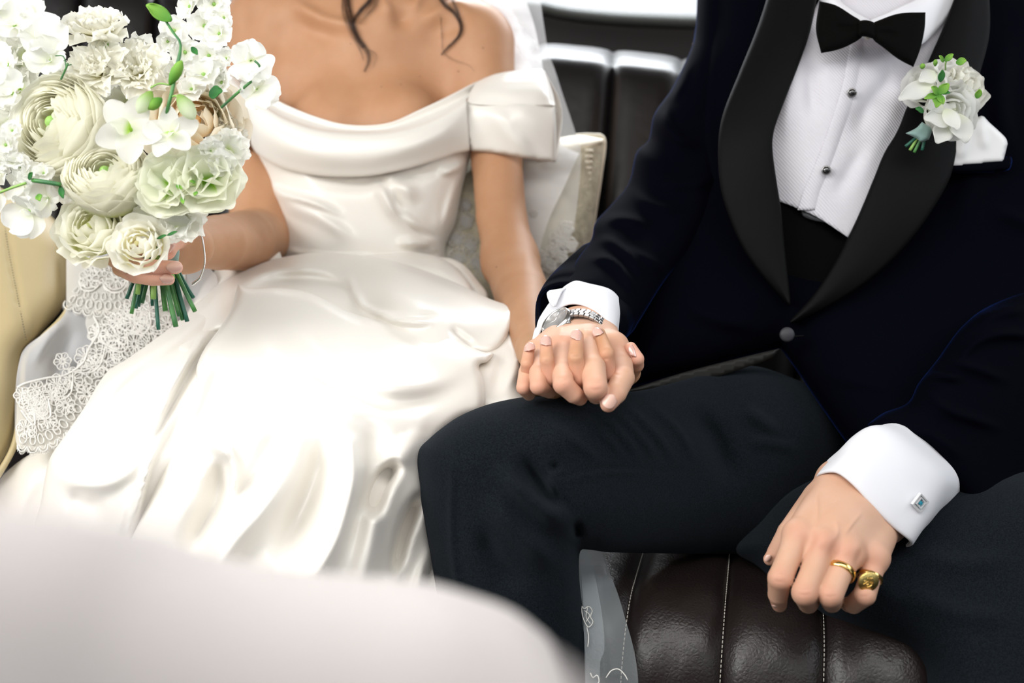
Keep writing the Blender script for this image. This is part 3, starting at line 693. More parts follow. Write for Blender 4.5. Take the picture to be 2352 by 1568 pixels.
fh.chain(Q(MC[2], (1928, 1318, .842), (1907, 1366, .830), (1910, 1383, .860), (1916, 1378, .885)), [.0130, .0100, .0104, .0085, .008], k=.0015, kbase=.016, base_s=.014)
fh.chain(Q(MC[3], (1998, 1328, .853), (1986, 1366, .845), (1960, 1388, .865), (1948, 1388, .88)), [.0125, .0090, .0092, .0078, .0066], k=.0015, kbase=.016, base_s=.014)
fh.chain(Q((1880, 1150, .925), (1815, 1225, .90), (1785, 1268, .905), (1768, 1284, .905)), [.016, .0115, .0088, .0058], k=.008)
v, f = fh.mesh()
v = detail(v, f, addf(ridges([
    ([(1880, 1115), (1876, 1150), (1878, 1185), (1868, 1215)], .0013, 5, 8), ([(1985, 1170), (1955, 1205), (1935, 1235)], .0009, 4, 5), ([(1918, 1190), (1924, 1215), (1920, 1240)], .0009, 5, 5), ([(1878, 1188), (1905, 1165), (1940, 1140)], .0008, 4, 5),
    ([(1775, 1322), (1793, 1318), (1808, 1324)], -.0004, 2.5, 2.5), ([(1774, 1332), (1792, 1336), (1806, 1334)], -.0004, 2.5, 2.5), ([(1828, 1362), (1848, 1366), (1868, 1362)], -.0004, 2.5, 2.5), ([(1830, 1352), (1850, 1354), (1870, 1350)], -.0003, 2.5, 2.5),
    ([(1888, 1366), (1908, 1370), (1928, 1364)], -.0004, 2.5, 2.5), ([(1970, 1366), (1985, 1370), (2000, 1364)], -.0004, 2.5, 2.5)]),
    blobs([(1862, 1240, 12, 26, 20, -.0022), (1918, 1262, 12, 26, 20, -.0022), (1978, 1278, 12, 24, 20, -.0020), (1829, 1222, 16, 16, 0, .0008), (1888, 1246, 16, 16, 0, .0014), (1945, 1262, 16, 16, 0, .0010), (2003, 1274, 16, 16, 0, .0008)])))
PG.append((v, f))
V, Fq = join_geo(PG)
gf = .5*flush(V, [(1829, 1222, .858, .010, .7), (1890, 1250, .845, .013, .9), (1945, 1272, .845, .012, .8), (2000, 1290, .855, .014, .8), (1790, 1330, .832, .011, .8), (1848, 1366, .820, .010, .8), (1907, 1370, .820, .010, .8), (1984, 1372, .836, .010, .7), (1788, 1385, .858, .012, .6),
    (1768, 1285, .90, .015, .5), (1202, 893, .89, .010, .8), (1236, 890, .876, .010, .8), (1294, 885, .865, .012, .8), (1330, 912, .88, .010, .7), (1368, 892, .858, .012, .8), (1400, 925, .87, .012, .8), (1400, 862, .90, .010, .9), (1290, 785, .92, .014, .6), (1255, 800, .93, .012, .5), (1426, 815, .93, .02, .4)])
groom_body = mk('body', V, Fq, M['skin_groom'], groom, attrs={'flush': gf}); head_parts(HG, -.2, 1.06, groom, M['hair'], False)
nail(P(1400, 921, .8622), P(1391, 936, .862)-P(1400, 921, .8622), groom_body, .0125, .0130, .12, M['nail_plain'])
nail(P(1788, 1390, .858), P(1788, 1401, .868)-P(1788, 1390, .858), groom_body, .0105, .0070, 0, M['nail_plain'])
nail(P(1764, 1281, .8975), P(1756, 1291, .8985)-P(1764, 1281, .8975), groom_body, .0050, .0080, 0, M['nail_plain'])
# ================================================================ groom's clothes
jk_mid = tps([(1650, 0, 1.31), (1600, 400, 1.28), (1500, 800, 1.16), (1800, 100, 1.27), (1800, 300, 1.265), (2000, 300, 1.255), (1900, 500, 1.245), (1800, 500, 1.245), (1800, 780, 1.175), (2100, 300, 1.235), (2350, 100, 1.26), (2350, 600, 1.19), (2100, 800, 1.16), (2000, 1050, 1.08), (2350, 1200, 1.05)])
jacket = inflate('jacket', [(1612, -80), (1598, 60), (1560, 250), (1500, 400), (1440, 520), (1415, 640), (1420, 780), (1438, 893, 1), (1560, 862), (1690, 826), (1793, 800, 1), (1830, 850), (1880, 925), (1940, 1010), (2000, 1090), (2120, 1180), (2480, 1260, 1), (2500, 900), (2530, 500), (2535, 150), (2490, -30), (2380, -110), (2230, -160), (2100, -175), (1920, -180), (1800, -165), (1690, -130)],
    jk_mid, M['velvet'], groom, R=160, front=.085, back=.10, step=13, folds=ridges([
    ([(1440, 850), (1600, 826), (1785, 790)], .004, 6, 8), ([(1520, 620), (1600, 700), (1700, 740), (1790, 760)], .006, 16, 20), ([(1560, 700), (1650, 735), (1740, 745)], .005, 12, 16),
    ([(1860, 858), (2000, 880), (2110, 910)], .006, 10, 14), ([(2270, 480), (2340, 500), (2420, 540)], .009, 10, 18), ([(2255, 250), (2240, 420), (2180, 560)], .008, 20, 30), ([(2330, 60), (2300, 220), (2330, 380)], .010, 22, 30), ([(1650, 60), (1620, 250), (1640, 420)], .008, 20, 26)]))
# right sleeve (picture left)
sl_mid = tps([(1640, 0, 1.30), (1560, 250, 1.27), (1440, 480, 1.21), (1600, 480, 1.22), (1330, 680, 1.06), (1450, 720, 1.07)])
slv = inflate('sleeve', [(1604, -70, 1), (1598, 60), (1588, 110), (1545, 200), (1503, 262), (1490, 320), (1462, 350), (1444, 420), (1404, 470), (1368, 510), (1358, 550), (1328, 592), (1305, 628), (1275, 648), (1330, 690), (1400, 735), (1422, 780), (1450, 765), (1474, 728), (1530, 640), (1600, 560), (1668, 450), (1700, 300), (1715, 100), (1715, -70, 1)],
    sl_mid, M['velvet'], jacket, R=75, front=.055, back=.05, step=8, folds=amp(1.5, ridges)([
    ([(1525, 225), (1530, 280), (1565, 320), (1620, 340)], .009, 10, 16), ([(1590, 110), (1560, 200), (1530, 240)], .006, 10, 12), ([(1440, 430), (1500, 470), (1580, 480)], .006, 10, 16),
    ([(1368, 512), (1430, 500), (1500, 520)], .008, 9, 14), ([(1352, 560), (1400, 552), (1450, 590), (1490, 640)], .008, 8, 14), ([(1330, 600), (1390, 592), (1432, 620), (1466, 680)], .008, 7, 12), ([(1500, 420), (1600, 420), (1660, 400)], .006, 12, 16), ([(1420, 560), (1500, 600), (1540, 640)], .007, 9, 14)]))
ring0 = [(1236, 770, .985), (1232, 730, 1.0), (1235, 690, 1.02), (1250, 666, 1.03), (1285, 653, 1.04), (1330, 656, 1.04), (1372, 672, 1.03), (1404, 694, 1.02), (1420, 726, 1.0), (1424, 762, .99), (1415, 792, 1.0), (1380, 830, 1.05), (1320, 840, 1.07), (1262, 815, 1.04)]
def ring_shift(r, cx, cy, sx, sy, dd):
    a = np.array(r, float); m = a.mean(0); b = (a-m)*np.array([sx, sy, 1.])+m; b[:, 0] += cx; b[:, 1] += cy; b[:, 2] += dd; return b.tolist()
cuffv = loft('sleeve_end', [ring_shift(ring0, 0, 0, .975, .97, .004), ring0, ring_shift(ring0, 6, -7, 1.03, 1.03, .008), ring_shift(ring0, 22, -28, 1.06, 1.04, .035), ring_shift(ring0, 44, -58, 1.02, 1.0, .075), ring_shift(ring0, 75, -105, .85, .9, .12)],
    M['velvet'], jacket, nu=90, nv=40, closed=True, thick=.0025, disp=lambda U_, V_: .004*np.sin(V_*20+2.5*np.sin(U_*6.28))*np.clip(V_*4-1, 0, 1))
c0 = [(1226, 794, .968), (1236, 768, .975), (1252, 736, .983), (1286, 704, .99), (1316, 694, .99), (1350, 701, .985), (1380, 720, .976), (1399, 752, .966), (1408, 782, .958), (1404, 806, .975), (1370, 838, 1.02), (1310, 845, 1.03), (1250, 825, 1.0)]
c1 = [(1226, 786, .985), (1232, 752, .993), (1248, 720, 1.0), (1278, 682, 1.005), (1310, 661, 1.01), (1350, 667, 1.008), (1390, 684, 1.0), (1412, 712, .992), (1417, 752, .985), (1412, 800, 1.0), (1376, 840, 1.04), (1310, 850, 1.05), (1240, 825, 1.02)]
shirt = empty('shirt', tuple(P(1900, 500, 1.16)-np.array(groom.location)), groom)
loft('shirt_cuff', [ring_shift(c0, 0, 0, .985, .985, .006), c0, c1, ring_shift(c1, 14, -18, 1.0, 1.0, .04)], M['cotton'], shirt, nu=90, nv=22, closed=True, thick=.0022)
loft('cuff_flap', [[(1262, 668, 1.01), (1256, 676, 1.0), (1262, 694, .985), (1272, 704, .98)], [(1300, 662, 1.005), (1292, 668, 1.0), (1284, 684, .99), (1276, 704, .985)]], M['cotton'], shirt, nu=16, nv=8, thick=.0015)
# left sleeve (picture right) with its cuff
ls_mid = tps([(2020, 1000, .99), (2180, 1120, .985), (2100, 880, 1.04), (2250, 900, 1.05), (2350, 700, 1.10), (2350, 1100, 1.04)])
inflate('sleeve', [(1992, 975, 1), (2030, 948), (2085, 925), (2110, 880), (2150, 830), (2215, 745), (2300, 690), (2540, 600, 1), (2540, 1330, 1), (2300, 1250), (2230, 1180), (2182, 1115), (2130, 1062), (2060, 1008)],
    ls_mid, M['velvet'], jacket, R=80, front=.055, back=.05, step=8, folds=amp(1.5, ridges)([
    ([(2215, 726), (2280, 716), (2380, 700)], .010, 8, 18), ([(2180, 850), (2240, 785), (2310, 765), (2420, 778)], .009, 7, 14), ([(2105, 880), (2140, 862), (2220, 868)], .010, 7, 12), ([(2110, 890), (2135, 905), (2180, 940), (2250, 965), (2320, 990)], .008, 8, 14),
    ([(2000, 968), (2060, 930), (2110, 905)], .006, 8, 12), ([(2150, 830), (2230, 840), (2330, 880)], .007, 8, 14), ([(2060, 985), (2140, 1000), (2220, 1060)], .006, 10, 16), ([(2290, 600), (2350, 640), (2420, 660)], .01, 10, 16)]))
h0 = [(1879, 1092, .925), (1903, 1081, .912), (1930, 1084, .903), (1965, 1110, .893), (2010, 1158, .888), (2055, 1203, .888), (2094, 1236, .893), (2092, 1249, .91), (2064, 1243, .94), (1990, 1195, .97), (1915, 1145, .965), (1893, 1121, .945)]
h1 = [(1905, 1062, .955), (1935, 1030, .942), (1970, 996, .932), (2005, 983, .925), (2055, 1005, .918), (2110, 1050, .914), (2160, 1092, .918), (2176, 1125, .93), (2166, 1165, .955), (2110, 1190, 1.0), (2010, 1120, 1.01), (1940, 1080, .985)]
h2 = [(1992, 1010, 1.0), (2010, 985, .985), (2040, 972, .975), (2070, 975, .965), (2110, 1000, .96), (2160, 1045, .958), (2200, 1085, .962), (2215, 1120, .975), (2205, 1160, 1.0), (2160, 1180, 1.03), (2080, 1120, 1.04), (2010, 1050, 1.02)]
hm = [tuple(.5*(np.array(a)+np.array(b))+np.array([3 if 5 <= i <= 8 else 0, 2 if i in (6, 7, 8) else 0, -.004])) for i, (a, b) in enumerate(zip(h0, h1))]
cuff2 = loft('shirt_cuff', [ring_shift(h0, 0, 0, .985, .985, .006), h0, hm, h1, h2], M['cotton'], shirt, nu=100, nv=34, closed=True, thick=.0022)
# shirt front
sh_d = tps([(1850, 80, 1.145), (1780, 320, 1.140), (1900, 220, 1.120), (1900, 400, 1.118), (2000, 300, 1.118), (1950, 540, 1.120), (1800, 460, 1.140), (2100, 200, 1.140), (2150, 0, 1.17), (1900, 0, 1.165)])
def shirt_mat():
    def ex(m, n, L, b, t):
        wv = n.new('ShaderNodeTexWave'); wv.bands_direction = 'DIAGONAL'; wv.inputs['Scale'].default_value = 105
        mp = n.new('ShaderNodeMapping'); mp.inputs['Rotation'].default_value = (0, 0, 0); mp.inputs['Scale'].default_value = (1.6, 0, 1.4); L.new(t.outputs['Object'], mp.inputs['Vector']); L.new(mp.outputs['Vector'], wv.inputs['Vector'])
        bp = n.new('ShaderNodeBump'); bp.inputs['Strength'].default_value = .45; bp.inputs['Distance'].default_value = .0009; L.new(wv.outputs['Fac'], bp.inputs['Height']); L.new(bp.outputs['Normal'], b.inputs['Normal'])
    return mat('ribbed_marcella_shaded', (.64, .625, .665), .8, .3, extra=ex)  # white cloth greyed: the shade on the shirt front is in its colour
pl = [(1958, 84), (1950, 130), (1934, 205), (1912, 275), (1885, 350), (1860, 410), (1846, 440), (1834, 482)]
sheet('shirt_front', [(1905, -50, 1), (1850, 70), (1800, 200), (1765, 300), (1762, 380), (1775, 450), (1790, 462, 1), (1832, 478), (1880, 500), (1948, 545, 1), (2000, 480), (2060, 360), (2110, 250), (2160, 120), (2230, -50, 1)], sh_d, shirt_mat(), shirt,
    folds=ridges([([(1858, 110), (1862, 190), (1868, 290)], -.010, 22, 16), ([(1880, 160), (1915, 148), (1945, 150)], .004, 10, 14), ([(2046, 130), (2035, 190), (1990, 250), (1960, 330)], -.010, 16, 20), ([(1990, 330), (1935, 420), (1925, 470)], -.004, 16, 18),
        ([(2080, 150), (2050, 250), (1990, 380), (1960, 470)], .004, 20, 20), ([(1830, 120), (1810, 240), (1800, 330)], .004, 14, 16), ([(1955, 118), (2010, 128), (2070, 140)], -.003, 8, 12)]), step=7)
pk = cr(pl, 40)
lf = np.array([(x, y, sh_d(x, y)-.0035) for x, y in pk]); rt = lf.copy(); rt[:, 0] += np.interp(np.arange(40), [0, 39], [36, 52]); rt[:, 2] = [float(sh_d(x, y))+.004 for x, y in rt[:, :2]]
midc = (lf+rt)/2; midc[:, 2] -= .0035
g0 = lf.copy(); g0[:, 2] += .004; g0[:, 0] += 2
loft('placket', [g0.tolist(), lf.tolist(), midc.tolist(), rt.tolist()], bpy.data.materials['ribbed_marcella_shaded'], shirt, nu=60, nv=14, thick=.001)
for (x, y) in ((1957, 213), (1898, 391)):
    o_ = empty('shirt_stud', tuple(P(x, y, float(sh_d(x, y))-.010)), None); tag(o_, '%s round black onyx stud on the ribbed shirt front' % ('upper' if y < 300 else 'lower'), 'shirt stud', 'black studs down the shirt front')
    Mx = frame(P(x, y, float(sh_d(x, y))-.0075), P(x, y, .9)-P(x, y, 1.0))
    v_, f_ = lathe_geo([(.0045, -.002), (.0050, 0), (.0052, .0006), (.0044, .0010)], 24, Mx); mk('rim', v_, f_, M['steel'], o_)
    v_, f_ = lathe_geo([(.0044, .0004), (.0043, .0016), (.0034, .0027), (.0018, .0033), (.0001, .0035)], 24, Mx); mk('stone', v_, f_, M['stud'], o_)
v_, f_ = lathe_geo([(.0036, -.001), (.0036, .0006), (.0028, .0014), (.0001, .0017)], 20, frame(P(1993, 84, 1.118), -VIEW)); mk('collar_button', v_, f_, mat('pearl_button', (.8, .76, .68), .2, .5), shirt)
# collar
loft('collar', [[(1898, -60, 1.17), (1925, -4, 1.155), (1955, 22, 1.14), (1985, 40, 1.126), (2001, 47, 1.122)], [(1890, -50, 1.162), (1915, 6, 1.146), (1945, 36, 1.130), (1975, 56, 1.118), (1993, 62, 1.114)], [(1870, -40, 1.168), (1893, 24, 1.152), (1922, 62, 1.134), (1960, 84, 1.124), (1990, 88, 1.122)]], M['cotton'], shirt, nu=40, nv=14, thick=.0018)
loft('collar', [[(1999, 46, 1.121), (2035, 32, 1.128), (2075, 12, 1.142), (2110, -6, 1.156), (2160, -60, 1.175)], [(1997, 62, 1.113), (2040, 52, 1.122), (2085, 40, 1.132), (2130, 14, 1.147), (2190, -50, 1.165)], [(1992, 88, 1.122), (2040, 100, 1.122), (2100, 110, 1.130), (2160, 60, 1.150), (2235, -50, 1.172)]], M['cotton'], shirt, nu=40, nv=14, thick=.0018)
# waistcoat, lining, hip
vest_d = tps([(1790, 460, 1.145), (1950, 545, 1.135), (1815, 735, 1.13), (1900, 640, 1.128)])
sheet('waistcoat', [(1760, 430, 1), (1800, 462), (1840, 488), (1890, 515), (1950, 548), (2010, 500, 1), (1990, 600), (1900, 720), (1815, 760, 1), (1780, 640)], vest_d, M['vest'], groom, step=12, thick=.002, edge=.004)
sheet('waistcoat_collar', [(1812, 462, 1), (1838, 478), (1845, 496), (1870, 506), (1905, 512, 1), (1880, 500), (1850, 486), (1830, 480)], lambda x, y: sh_d(x, y)+.004, mat('charcoal_satin', (.04, .042, .045), .5), groom, step=6)
sheet('jacket_lining', [(1430, 900, 1), (1560, 858), (1690, 824), (1790, 800, 1), (1770, 822), (1700, 848), (1620, 872), (1500, 896)], tps([(1440, 895, 1.075), (1790, 800, 1.105), (1620, 872, 1.09)]), mat('black_lining', (.010, .0095, .008), .5, .25), jacket, step=9)
hip = tps([(1500, 900, 1.12), (1750, 850, 1.13), (1650, 1100, 1.10), (1950, 1050, 1.09), (1850, 1200, 1.06)])
trousers = inflate('trousers', [   # right leg: thigh and shin in one
    (958, 1062), (964, 1030), (985, 1008), (1012, 985), (1060, 953), (1130, 926), (1215, 910), (1300, 905), (1400, 902), (1480, 895), (1560, 875), (1700, 840), (1800, 860), (1930, 930), (1950, 1060), (1850, 1180), (1780, 1262), (1640, 1272), (1500, 1270), (1400, 1268), (1352, 1262),
    (1332, 1268), (1331, 1330), (1340, 1410), (1350, 1490), (1354, 1580), (1358, 1720, 1), (1044, 1720, 1), (1030, 1560), (1018, 1460), (1004, 1370), (988, 1270), (970, 1170), (963, 1110)],
    tps([(970, 1060, .945), (1200, 912, .955), (1350, 903, .965), (1500, 900, 1.03), (1650, 880, 1.12), (1800, 900, 1.15), (1800, 1150, 1.12), (1650, 1270, 1.08), (1450, 1268, .99), (1340, 1270, .95), (1340, 1500, .965), (1030, 1500, .965), (1000, 1250, .955), (1350, 1700, .97)]),
    M['wool'], groom, R=125, front=.062, back=.055, step=8, folds=addf(amp(1.5, ridges)([
    ([(1155, 1050), (1162, 1085), (1200, 1130), (1270, 1185), (1325, 1235)], .013, 16, 26), ([(1190, 1040), (1240, 1110), (1290, 1165), (1318, 1200)], -.011, 14, 14), ([(1262, 1075), (1272, 1130), (1300, 1180), (1330, 1200)], .009, 10, 16), ([(1268, 1060), (1278, 1085)], -.004, 8, 8),
    ([(1120, 1120), (1160, 1190), (1230, 1260), (1290, 1320)], .009, 22, 30), ([(1100, 1200), (1140, 1290), (1210, 1360)], -.007, 20, 26), ([(1322, 1195), (1332, 1240)], -.012, 9, 9),
    ([(1048, 990), (1040, 1080), (1040, 1250), (1062, 1400), (1075, 1568)], .0030, 6, 8), ([(1270, 1105), (1340, 1085), (1420, 1076), (1520, 1080), (1640, 1084)], -.0016, 3, 3), ([(1270, 1110), (1340, 1091), (1420, 1082), (1520, 1086)], .0012, 5, 8),
    ([(1330, 940), (1390, 1000), (1440, 1060)], .0030, 7, 9), ([(1365, 935), (1430, 1000), (1480, 1065)], .0032, 6, 8), ([(1400, 928), (1470, 1000), (1520, 1070)], .0032, 6, 8), ([(1430, 922), (1510, 1000), (1560, 1075)], .0035, 7, 9), ([(1480, 918), (1560, 990), (1605, 1075)], .0035, 7, 9), ([(1240, 950), (1330, 1020), (1400, 1075)], .0025, 9, 12),
    ([(1570, 930), (1640, 1010), (1690, 1130)], -.012, 26, 30), ([(1700, 930), (1760, 970), (1800, 1010)], .008, 14, 20), ([(1700, 1010), (1790, 1020), (1850, 1040)], .005, 12, 16)]), blobs([(1300, 1300, 60, 120, 10, .004), (1280, 1010, 60, 40, 0, .004)])))
leg2 = inflate('trouser_leg', [(1690, 1262), (1740, 1200), (1830, 1120), (1980, 1070), (2200, 1090), (2540, 1060, 1), (2540, 1720, 1), (2160, 1720, 1), (2128, 1620), (2112, 1530), (2060, 1480), (1970, 1446), (1890, 1410), (1800, 1350), (1740, 1300)],
    tps([(1700, 1265, 1.06), (1980, 1080, 1.06), (2400, 1080, 1.0), (1900, 1410, .97), (2110, 1530, .93), (2400, 1600, .90)]), M['wool'], trousers, R=150, front=.075, back=.06, step=12, folds=ridges([([(1850, 1180), (1990, 1330), (2150, 1420)], .006, 30, 30), ([(2080, 1260), (2200, 1290), (2352, 1280)], .006, 20, 26), ([(2060, 1330), (2180, 1400), (2352, 1420)], .006, 20, 26)]))
# lapels
Lin = [(1884, -60, 1.155), (1862, 60, 1.135), (1836, 140, 1.127), (1800, 232, 1.120), (1776, 300, 1.115), (1773, 345, 1.113), (1781, 410, 1.112), (1792, 480, 1.111), (1800, 560, 1.110), (1808, 630, 1.108), (1815, 698, 1.106)]
Lout = [(1780, -60, 1.185), (1742, 60, 1.165), (1700, 165, 1.150), (1662, 262, 1.138), (1651, 335, 1.130), (1656, 430, 1.124), (1680, 510, 1.120), (1710, 574, 1.116), (1746, 625, 1.112), (1780, 664, 1.109), (1812, 700, 1.106)]
def mid(a, b, t, dd): return [tuple(np.array(p)*(1-t)+np.array(q)*t-np.array([0, 0, dd])) for p, q in zip(cr(a, 30), cr(b, 30))]
def lapel(a, b, nm='lapel'):
    s = np.sin(np.linspace(.12, 1, 30)*math.pi*.5)
    A, B = cr(a, 30), cr(b, 30); under = A.copy(); under[:, 2] += .014; under[:, 0] += (B[:, 0]-A[:, 0])*.04
    return loft(nm, [under.tolist(), A.tolist(), mid(a, b, .10, .006), mid(a, b, .5, .008), mid(a, b, .9, .004), B.tolist()], M['lapel'], jacket, nu=80, nv=26, thick=.0018)
lapel(Lin, Lout)
Rin = [(2212, -50, 1.155), (2165, 70, 1.135), (2130, 150, 1.125), (2087, 242, 1.115), (2063, 302, 1.110), (2034, 350, 1.107), (2014, 398, 1.105), (1982, 476, 1.103), (1950, 545, 1.102), (1912, 615, 1.101), (1868, 680, 1.101), (1815, 738, 1.102)]
Rout = [(2268, -50, 1.165), (2272, 70, 1.145), (2252, 160, 1.128), (2222, 262, 1.115), (2197, 338, 1.108), (2184, 400, 1.103), (2155, 458, 1.100), (2108, 528, 1.098), (2052, 592, 1.098), (1985, 650, 1.098), (1905, 700, 1.100), (1818, 742, 1.102)]
lapel(Rin, Rout)
# jacket button and buttonhole
v_, f_ = lathe_geo([(.0075, -.004), (.0082, 0), (.0078, .0018), (.0055, .0032), (.0001, .0040)], 28, frame(P(1808, 768, 1.088), -VIEW)); mk('button', v_, f_, mat('covered_button', (.03, .03, .036), .6), jacket)
Geo().tube([P(1826, 772, 1.082), P(1846, 771, 1.082)], .0008, 6).build('buttonhole', M['lapel'], jacket)
# bow tie
bt = empty('bow_tie', tuple(P(1990, 70, 1.11)), None); tag(bt, 'black cloth bow tie at the white wing of the shirt collar', 'bow tie')
inflate('wing', [(1882, 2, 1), (1920, 12), (1956, 34), (1980, 52), (1982, 82), (1950, 104), (1918, 116), (1886, 122, 1), (1874, 66)], [(1880, 10, 1.100), (1886, 115, 1.098), (1975, 50, 1.094), (1975, 85, 1.094)], M['bow'], bt, R=26, front=.009, back=.004, step=5, folds=ridges([([(1980, 66), (1940, 64), (1910, 62)], -.003, 8, 8)]))
inflate('wing', [(2000, 58), (2030, 42), (2070, 30), (2126, 28, 1), (2124, 66), (2114, 112), (2098, 154, 1), (2064, 136), (2030, 110), (2004, 88)], [(2005, 60, 1.094), (2005, 90, 1.094), (2110, 40, 1.100), (2100, 140, 1.098), (2060, 80, 1.095)], M['bow'], bt, R=26, front=.010, back=.004, step=5, folds=ridges([([(2005, 74), (2040, 78), (2070, 84)], -.003, 8, 8)]))
inflate('knot', [(1972, 50), (1990, 46), (2010, 54), (2012, 74), (2008, 88), (1988, 84), (1970, 82), (1968, 66)], [(1990, 66, 1.090)], M['bow'], bt, R=16, front=.009, back=.006, step=4)
# pocket square and welt
sheet('pocket', [(2180, 372, 1), (2250, 366), (2308, 362), (2320, 358, 1), (2322, 374), (2310, 390), (2250, 394), (2178, 396, 1)], tps([(2190, 380, 1.112), (2320, 370, 1.118)]), M['velvet'], jacket, step=6, thick=.003, edge=.003)
ps = sheet('pocket_square', [(2180, 384, 1), (2186, 330), (2200, 296), (2244, 272, 1), (2256, 268), (2270, 282), (2292, 302), (2308, 318), (2312, 330, 1), (2302, 370, 1)], tps([(2190, 370, 1.110), (2300, 360, 1.114), (2250, 290, 1.108)]), mat('white_silk', (.88, .87, .86), .5, .4), None, step=6, thick=.0025, edge=.003,
    folds=ridges([([(2215, 300), (2212, 340), (2205, 372)], .004, 8, 14), ([(2250, 275), (2258, 310), (2262, 350)], .003, 8, 12)]))
tag(ps, 'white pocket square folded into the breast pocket beside the boutonniere', 'pocket square')
# ================================================================ the gown
gown = empty('gown', tuple(P(830, 600, 1.3)-np.array(bride.location)), bride)
gs = M['satin']
inflate('bodice', [(566, 236, 1), (572, 320), (598, 400), (612, 460), (622, 520), (630, 580), (640, 680, 1), (1020, 700, 1), (1022, 600), (1024, 560), (1046, 510), (1060, 440), (1078, 370), (1086, 350, 1), (1068, 236, 1), (1000, 280), (900, 312), (850, 318), (780, 315), (700, 300), (630, 268)],
    [(570, 260, 1.415), (1070, 260, 1.42), (620, 520, 1.42), (1040, 520, 1.42), (830, 600, 1.41), (830, 350, 1.405)], gs, gown, R=150, front=.078, back=.10, step=7, folds=addf(amp(3.2, ridges)([
    ([(596, 395), (640, 440), (720, 465), (800, 500)], .006, 8, 14), ([(604, 425), (660, 468), (740, 500), (830, 560)], .004, 10, 20), ([(700, 410), (800, 425), (900, 415), (1000, 392), (1060, 372)], -.003, 10, 12),
    ([(840, 405), (880, 440), (905, 480), (950, 515), (1008, 540)], .007, 10, 16), ([(880, 430), (905, 462), (925, 500), (960, 530), (1010, 555)], -.005, 9, 10), ([(860, 400), (925, 430), (960, 470)], .004, 16, 14),
    ([(905, 560), (960, 556), (1016, 560)], .007, 8, 10), ([(980, 575), (1000, 571), (1020, 568)], .004, 5, 5), ([(930, 590), (985, 588), (1020, 580)], -.003, 6, 6), ([(1060, 385), (1030, 480), (1008, 560)], .004, 6, 8), ([(1072, 390), (1045, 500), (1018, 600)], .003, 5, 5), ([(1000, 395), (1040, 390), (1080, 365)], .005, 8, 8),
    ([(630, 562), (700, 582), (790, 590), (880, 585)], .0035, 4, 9), ([(640, 300), (720, 350), (820, 370)], .003, 20, 24)]),
    blobs([(1005, 510, 10, 26, 0, .004), (740, 540, 60, 40, 0, .003), (700, 480, 50, 20, 20, -.002)])))
neck = [(545, 178, 1.40), (580, 200, 1.385), (620, 222, 1.37), (662, 244, 1.36), (722, 268, 1.348), (782, 285, 1.340), (842, 289, 1.336), (900, 281, 1.336), (962, 254, 1.345), (1022, 226, 1.358), (1080, 196, 1.375), (1112, 181, 1.385)]
crest = [(556, 200, 1.385), (582, 226, 1.362), (622, 256, 1.340), (662, 278, 1.325), (722, 298, 1.312), (782, 307, 1.306), (845, 309, 1.304), (905, 304, 1.306), (962, 290, 1.314), (1012, 270, 1.326), (1048, 248, 1.340), (1072, 232, 1.352)]
def sh(c, dx, dy, dd): return [(x+dx, y+dy, d+dd) for x, y, d in c]
low = [(572, 322, 1.378), (590, 350, 1.362), (622, 372, 1.348), (662, 388, 1.335), (722, 400, 1.323), (782, 404, 1.318), (845, 402, 1.316), (905, 392, 1.318), (962, 378, 1.325), (1012, 362, 1.338), (1048, 350, 1.352), (1078, 344, 1.366)]
midb = [tuple(np.array(a)*.5+np.array(b)*.5+np.array([0, 0, -.016])) for a, b in zip(crest, low)]
bf_ = ridges([])
loft('neckline_band', [sh(neck, 0, 10, .010), neck, [tuple(np.array(a)*.5+np.array(b)*.5+np.array([0, 0, .017])) for a, b in zip(neck, crest)], sh(crest, 0, -5, .006), sh(crest, 0, 0, -.004), sh(crest, 0, 6, -.009), sh(crest, 0, 18, -.012), midb, sh(low, 0, -14, -.008), low, sh(low, 0, -2, .010)], gs, gown, nu=120, nv=60, thick=.0016,
    disp=lambda U_, V_: .0022*np.exp(-((V_-.62-.10*np.sin(U_*3.1))/.05)**2)+.003*np.exp(-(((U_-.18)/.2)**2))*np.exp(-((V_-.72)/.06)**2))
# off-shoulder sleeve (picture right): folded upper band and flat panel
sd = tps([(1070, 235, 1.350), (1085, 345, 1.362), (1160, 165, 1.38), (1250, 162, 1.41), (1274, 240, 1.365), (1275, 372, 1.365), (1180, 300, 1.335), (1200, 240, 1.335)])
sheet('sleeve_panel', [(1064, 232, 1), (1100, 236), (1180, 238), (1240, 238), (1273, 243, 1), (1276, 300), (1275, 372, 1), (1200, 361), (1140, 351), (1084, 345, 1), (1070, 300)], sd, gs, gown, step=6, thick=.002, edge=.006, edge_r=9,
    folds=ridges([([(1085, 240), (1140, 262), (1200, 330), (1245, 372)], .006, 16, 26), ([(1150, 262), (1210, 320), (1258, 368)], -.003, 12, 12), ([(1070, 250), (1074, 300), (1078, 340)], .004, 8, 8)]))
loft('sleeve_band', [[(1072, 236, 1.352), (1090, 196, 1.372), (1112, 181, 1.384)], [(1100, 240, 1.340), (1116, 205, 1.352), (1140, 171, 1.380)], [(1160, 242, 1.336), (1168, 206, 1.344), (1180, 164, 1.385)], [(1222, 242, 1.342), (1228, 204, 1.352), (1230, 160, 1.395)], [(1258, 242, 1.352), (1254, 206, 1.364), (1246, 161, 1.405)], [(1274, 244, 1.362), (1268, 214, 1.385), (1252, 168, 1.42)]],
    gs, gown, nu=30, nv=60, thick=.002, disp=lambda U_, V_: .003*np.exp(-((U_-.72)/.12)**2)*np.sin(V_*3.1))
